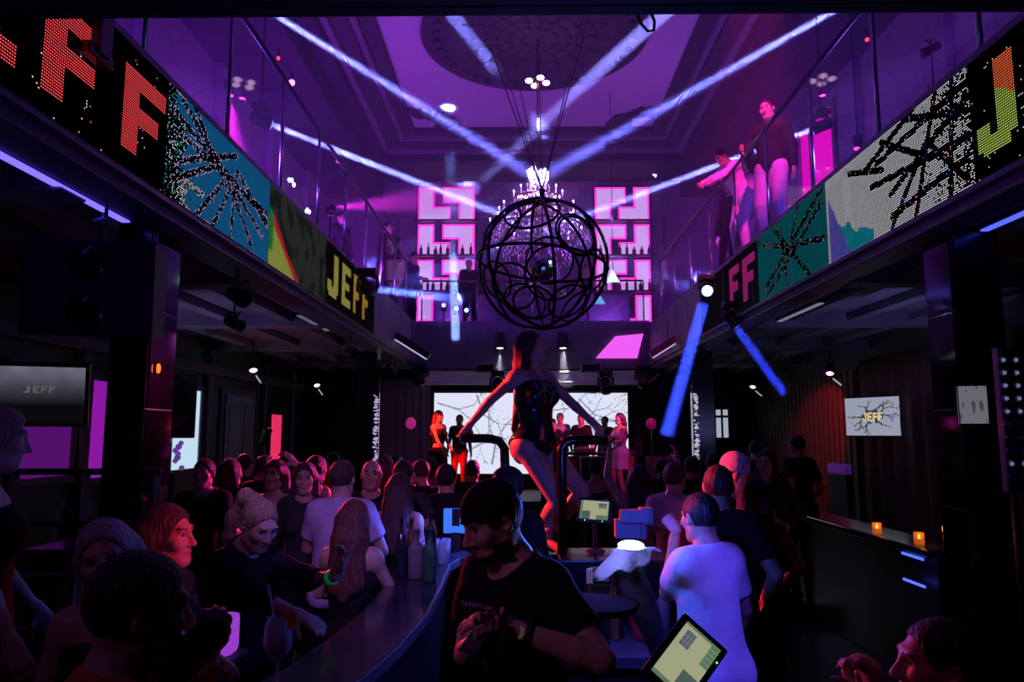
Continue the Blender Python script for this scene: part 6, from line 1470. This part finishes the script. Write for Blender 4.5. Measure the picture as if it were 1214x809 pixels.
# performers on the stage
person('performer woman in red light with black crop top beside the screen edge', U(520, 487, 15.6), 48, 'f', .011, base=ZS, hair='long', hairm=H_RED, shirt='crop', shirtm=C_BLK, pantsm=C_BLK, RH=(-.1, -.25, .95), LH=(.16, -.2, 1.0))
person('singer man in black tee standing before the white screen', U(545, 492, 17.0), 0, 'm', .012, base=ZS, hair='short', shirt='tee', shirtm=C_CHR, pantsm=C_RED)
person('performer man with cap behind the stage table', U(655, 497, 16.9), 10, 'm', .012, base=ZS, hair='cap', shirt='tee', shirtm=C_BLK, RH=(-.2, -.35, 1.05), LH=(.2, -.35, 1.05))
person('performer man in pink light behind the capped man', U(664, 490, 17.7), -10, 'm', .012, base=ZS, hair='short', hairm=H_BRN, shirt='tee', shirtm=C_LIL)
person('performer man in black at the middle of the stage table', U(689, 491, 17.2), -20, 'm', .012, base=ZS, hair='short', hairm=H_BRN, shirt='tee', shirtm=C_BLK, RH=(-.2, -.35, 1.1))
person('performer man half hidden beside the pale dressed woman', U(717, 494, 17.5), -30, 'm', .012, base=ZS, hair='short', shirt='tee', shirtm=C_CHR)
person('performer woman in pale dress with long dark hair on the stage', U(735, 490, 15.5), -62, 'f', .011, base=ZS, hair='long', hairm=H_BLK, shirt='dress', shirtm=C_LGT, pants=None, RH=(-.1, -.4, 1.15), LH=(.1, -.35, 1.15))

# guests on the balconies
person('man in pale shirt leaning his elbows over the glass railing', U(850, 178, 10.8), -72, 'm', .009, H=1.80, hair='short', shirt='long', shirtm=C_WHT, pantsm=C_LGT, bend=30, hpitch=10, pelvis=(0, .05, .95), world=True, LH=U(830, 224, 10.35), RH=U(826, 222, 10.7), LE=(.6, .3, -.9), RE=(-.6, .3, -.9), LF=None, curl=.7)
person('tall man in dark jacket and grey trousers standing at the glass railing', U(906, 116, 9.65), -42, 'm', .008, base=ZU, hair='crop', shirt='long', shirtm=C_BLK, pantsm=C_GRY, hpitch=18, hyaw=8, htilt=-6, RH=(-.2, -.3, 1.12), LH=(.26, -.02, .9))
person('dark guest standing behind the leaning man', U(866, 212, 12.5), -60, 'm', .012, base=ZU, hair='short', shirt='long', shirtm=C_BLK, pantsm=C_BLK)
person('guest in pale top half hidden between the two railing men', U(888, 190, 11.3), -100, 'f', .012, base=ZU, hair='long', hairm=H_BRN, shirt='long', shirtm=C_LIL, pantsm=C_LGT)
person('dark guest in front of the purple balcony window', UX(404, 252, -3.45), 60, 'm', .012, base=ZU, hair='short', shirt='long', shirtm=C_BLK)
person('dark tall guest near the far end of the glass railing', UX(459, 264, -2.75), 70, 'm', .012, base=ZU, hair='short', shirt='long', shirtm=C_BLK)
person('dark guest leaning by the tall guest at the railing end', UX(472, 281, -2.62), 90, 'f', .012, base=ZU, hair='bob', shirt='long', shirtm=C_BLK, bend=12)
person('guest at the far balcony reaching over the railing by the pink shelf', U(492, 298, 17.4), 60, 'm', .012, base=ZU, hair='short', shirt='long', shirtm=C_NVY, bend=14, RH=(-.1, -.45, 1.1))
person('dark guest on the far balcony behind the blue upright shaft', U(556, 308, 17.6), 20, 'm', .012, base=ZU, hair='short', shirt='long', shirtm=C_BLK)
person('barmaid behind the back counter between the shelves', U(695, 315, 19.2), 0, 'f', .013, base=ZU, hair='bun', shirt='tank', shirtm=C_BLK)
# ------------------------------------------------------------------ haze and the beams in it
def volmat(name, dens, color=(1, 1, 1), aniso=0.0):
    m = bpy.data.materials.new(name); m.use_nodes = True; nt = m.node_tree; nt.nodes.clear()
    v = nt.nodes.new('ShaderNodeVolumeScatter'); v.inputs['Color'].default_value = (*color, 1); v.inputs['Density'].default_value = dens; v.inputs['Anisotropy'].default_value = aniso
    o = nt.nodes.new('ShaderNodeOutputMaterial'); nt.links.new(v.outputs[0], o.inputs['Volume'])
    return m
V_BEAM = volmat('haze_dense', 0.03); V_SOFT = volmat('haze_soft', 0.10); V_CONE = volmat('haze_cone', 0.22); V_AIR = volmat('haze_air', 0.014)
def beam(label, a, b, r, color, power, r2=None, spread=2.6, dens=V_BEAM, lamp=True):
    a, b = Vector(a), Vector(b); u = (b - a).normalized(); r2 = r2 or r * 1.1
    o = MB().tube([a + u * .03, b], [r * 1.06, r2 * 1.06], 16).build('haze_beam', dens, None, loc=a)
    tag(o, label, 'light beam', kind='stuff')
    if lamp: light('AREA', 'beam_lamp', a, color, power, 2 * r, b, spread=spread)
    return o
ch = Vector((CX + .06, 13.3, 0)); chT = U(638, 212, 13.3); chM = U(645, 266, 13.2)
# four tight beams aimed at the chandelier, each from a moving head on the balcony
def ext(a, b, t): return a + (b - a) * t
def mh_beam(label, blabel, src, dst, r, col, power, dens=V_BEAM, s=1.0, es=5, spread=2.6, r2=None, sup=8.44):
    u = (dst - src).normalized()
    moving_head(label, src - u * .16 * s, dst, col, None, 8, s, es=es, support=sup)
    beam(blabel, src, dst, r, col, power, spread=spread, dens=dens, r2=r2)
B2 = UX(322, 148, -3.55); mh_beam('white moving head in front of the upper pilaster', 'violet white beam from the upper pilaster to the chandelier middle', B2, chM + Vector((-.5, 0, .07)), .041, WBL, 110)
B4 = UX(962, 154, 4.5); mh_beam('white moving head behind the standing man', 'violet white beam passing behind the leaning man to the chandelier', B4, chM + Vector((.5, 0, .07)), .041, WBL, 110)
a = UX(330, 20, -3.0); B1 = ext(chT, a, 1.22); mh_beam('white moving head under the soffit over the blue screen part', 'violet white beam over the blue screen part to the chandelier crown', B1, chT, .032, WBL, 100)
a = UX(976, 20, 3.55); B3 = ext(chT, a, 1.22); mh_beam('white moving head under the soffit over the white screen part', 'violet white beam over the standing man to the chandelier crown', B3, chT, .032, WBL, 100)
# two wider soft shafts towards the ceiling rosette
a = U(784, 18, 10.0); b = U(690, 102, 12.6); beam('soft blue shaft crossing the ceiling beside the rosette', ext(b, a, 1.5), b, .11, (.26, .24, 1.0), 20, dens=V_SOFT, r2=.13)
beam('faint blue shaft below the rosette', b, U(570, 215, 14.5), .10, (.25, .25, 1.0), 8, dens=V_SOFT)
a = U(540, 22, 10.0); b = U(588, 84, 12.6); beam('faint blue shaft over the rosette leaves', ext(b, a, 1.5), b, .10, (.22, .22, 1.0), 8, dens=V_SOFT)
# moving heads at screen height
uL = (U(522, 352, 15.5) - pL).normalized(); beam('blue shaft running along the far screen end', pL + uL * .2, U(522, 352, 15.5), .055, (.08, .13, 1.0), 30, r2=.11, dens=V_BEAM)
dR = U(790, 516, 10.2); uR = (dR - pR).normalized(); beam('deep blue shaft slanting down to the crowd', pR + uR * .2, dR, .085, (.035, .07, 1.0), 80, r2=.12, dens=V_BEAM)
dQ = U(930, 466, 10.5); uQ = (dQ - pQ).normalized(); beam('short deep blue shaft under the pink letters', pQ + uQ * .16, dQ, .065, (.03, .06, 1.0), 9, r2=.13, dens=V_SOFT)
beam('pale blue upright shaft before the pink shelf', U(540, 405, 16.4), U(537, 300, 16.4), .10, (.20, .30, 1.0), 34, dens=V_SOFT)
# magenta cones
uA = Vector((.25, .35, -3)).normalized(); beam('magenta cone under the magenta spot', pA + uA * .14, pA + uA * 2.2, .05, MAG, 0, r2=.50, dens=V_CONE, lamp=False)
uB = (tB - pB).normalized(); beam('magenta cone sweeping over the balcony guests', pB + uB * .15, pB + uB * 4.6, .06, MAG, 0, r2=.42, dens=V_CONE, lamp=False)
uC = Vector((-.5, -.2, -2)).normalized(); beam('dim magenta cone above the magenta windows', pC + uC * .14, pC + uC * 1.8, .05, MAG, 0, r2=.42, dens=V_CONE, lamp=False)
for k, p in enumerate(SPARS): beam('short pale cone under the white stage spot %s' % ('behind the dancer hair' if k == 0 else 'under the sphere'), p + Vector((0, -.03, -.2)), p + Vector((.03, -.28, -1.05)), .05, MAG, 0, r2=.20, dens=V_CONE, lamp=False)
hz = MB().box(WL + .02, WR - .02, 2.6, YW - .02, ZU + .05, 8.42).build('haze', V_AIR, None, loc=(CX, 11, ZU + .05)); tag(hz, 'thin violet haze filling the upper hall', 'haze', kind='stuff')
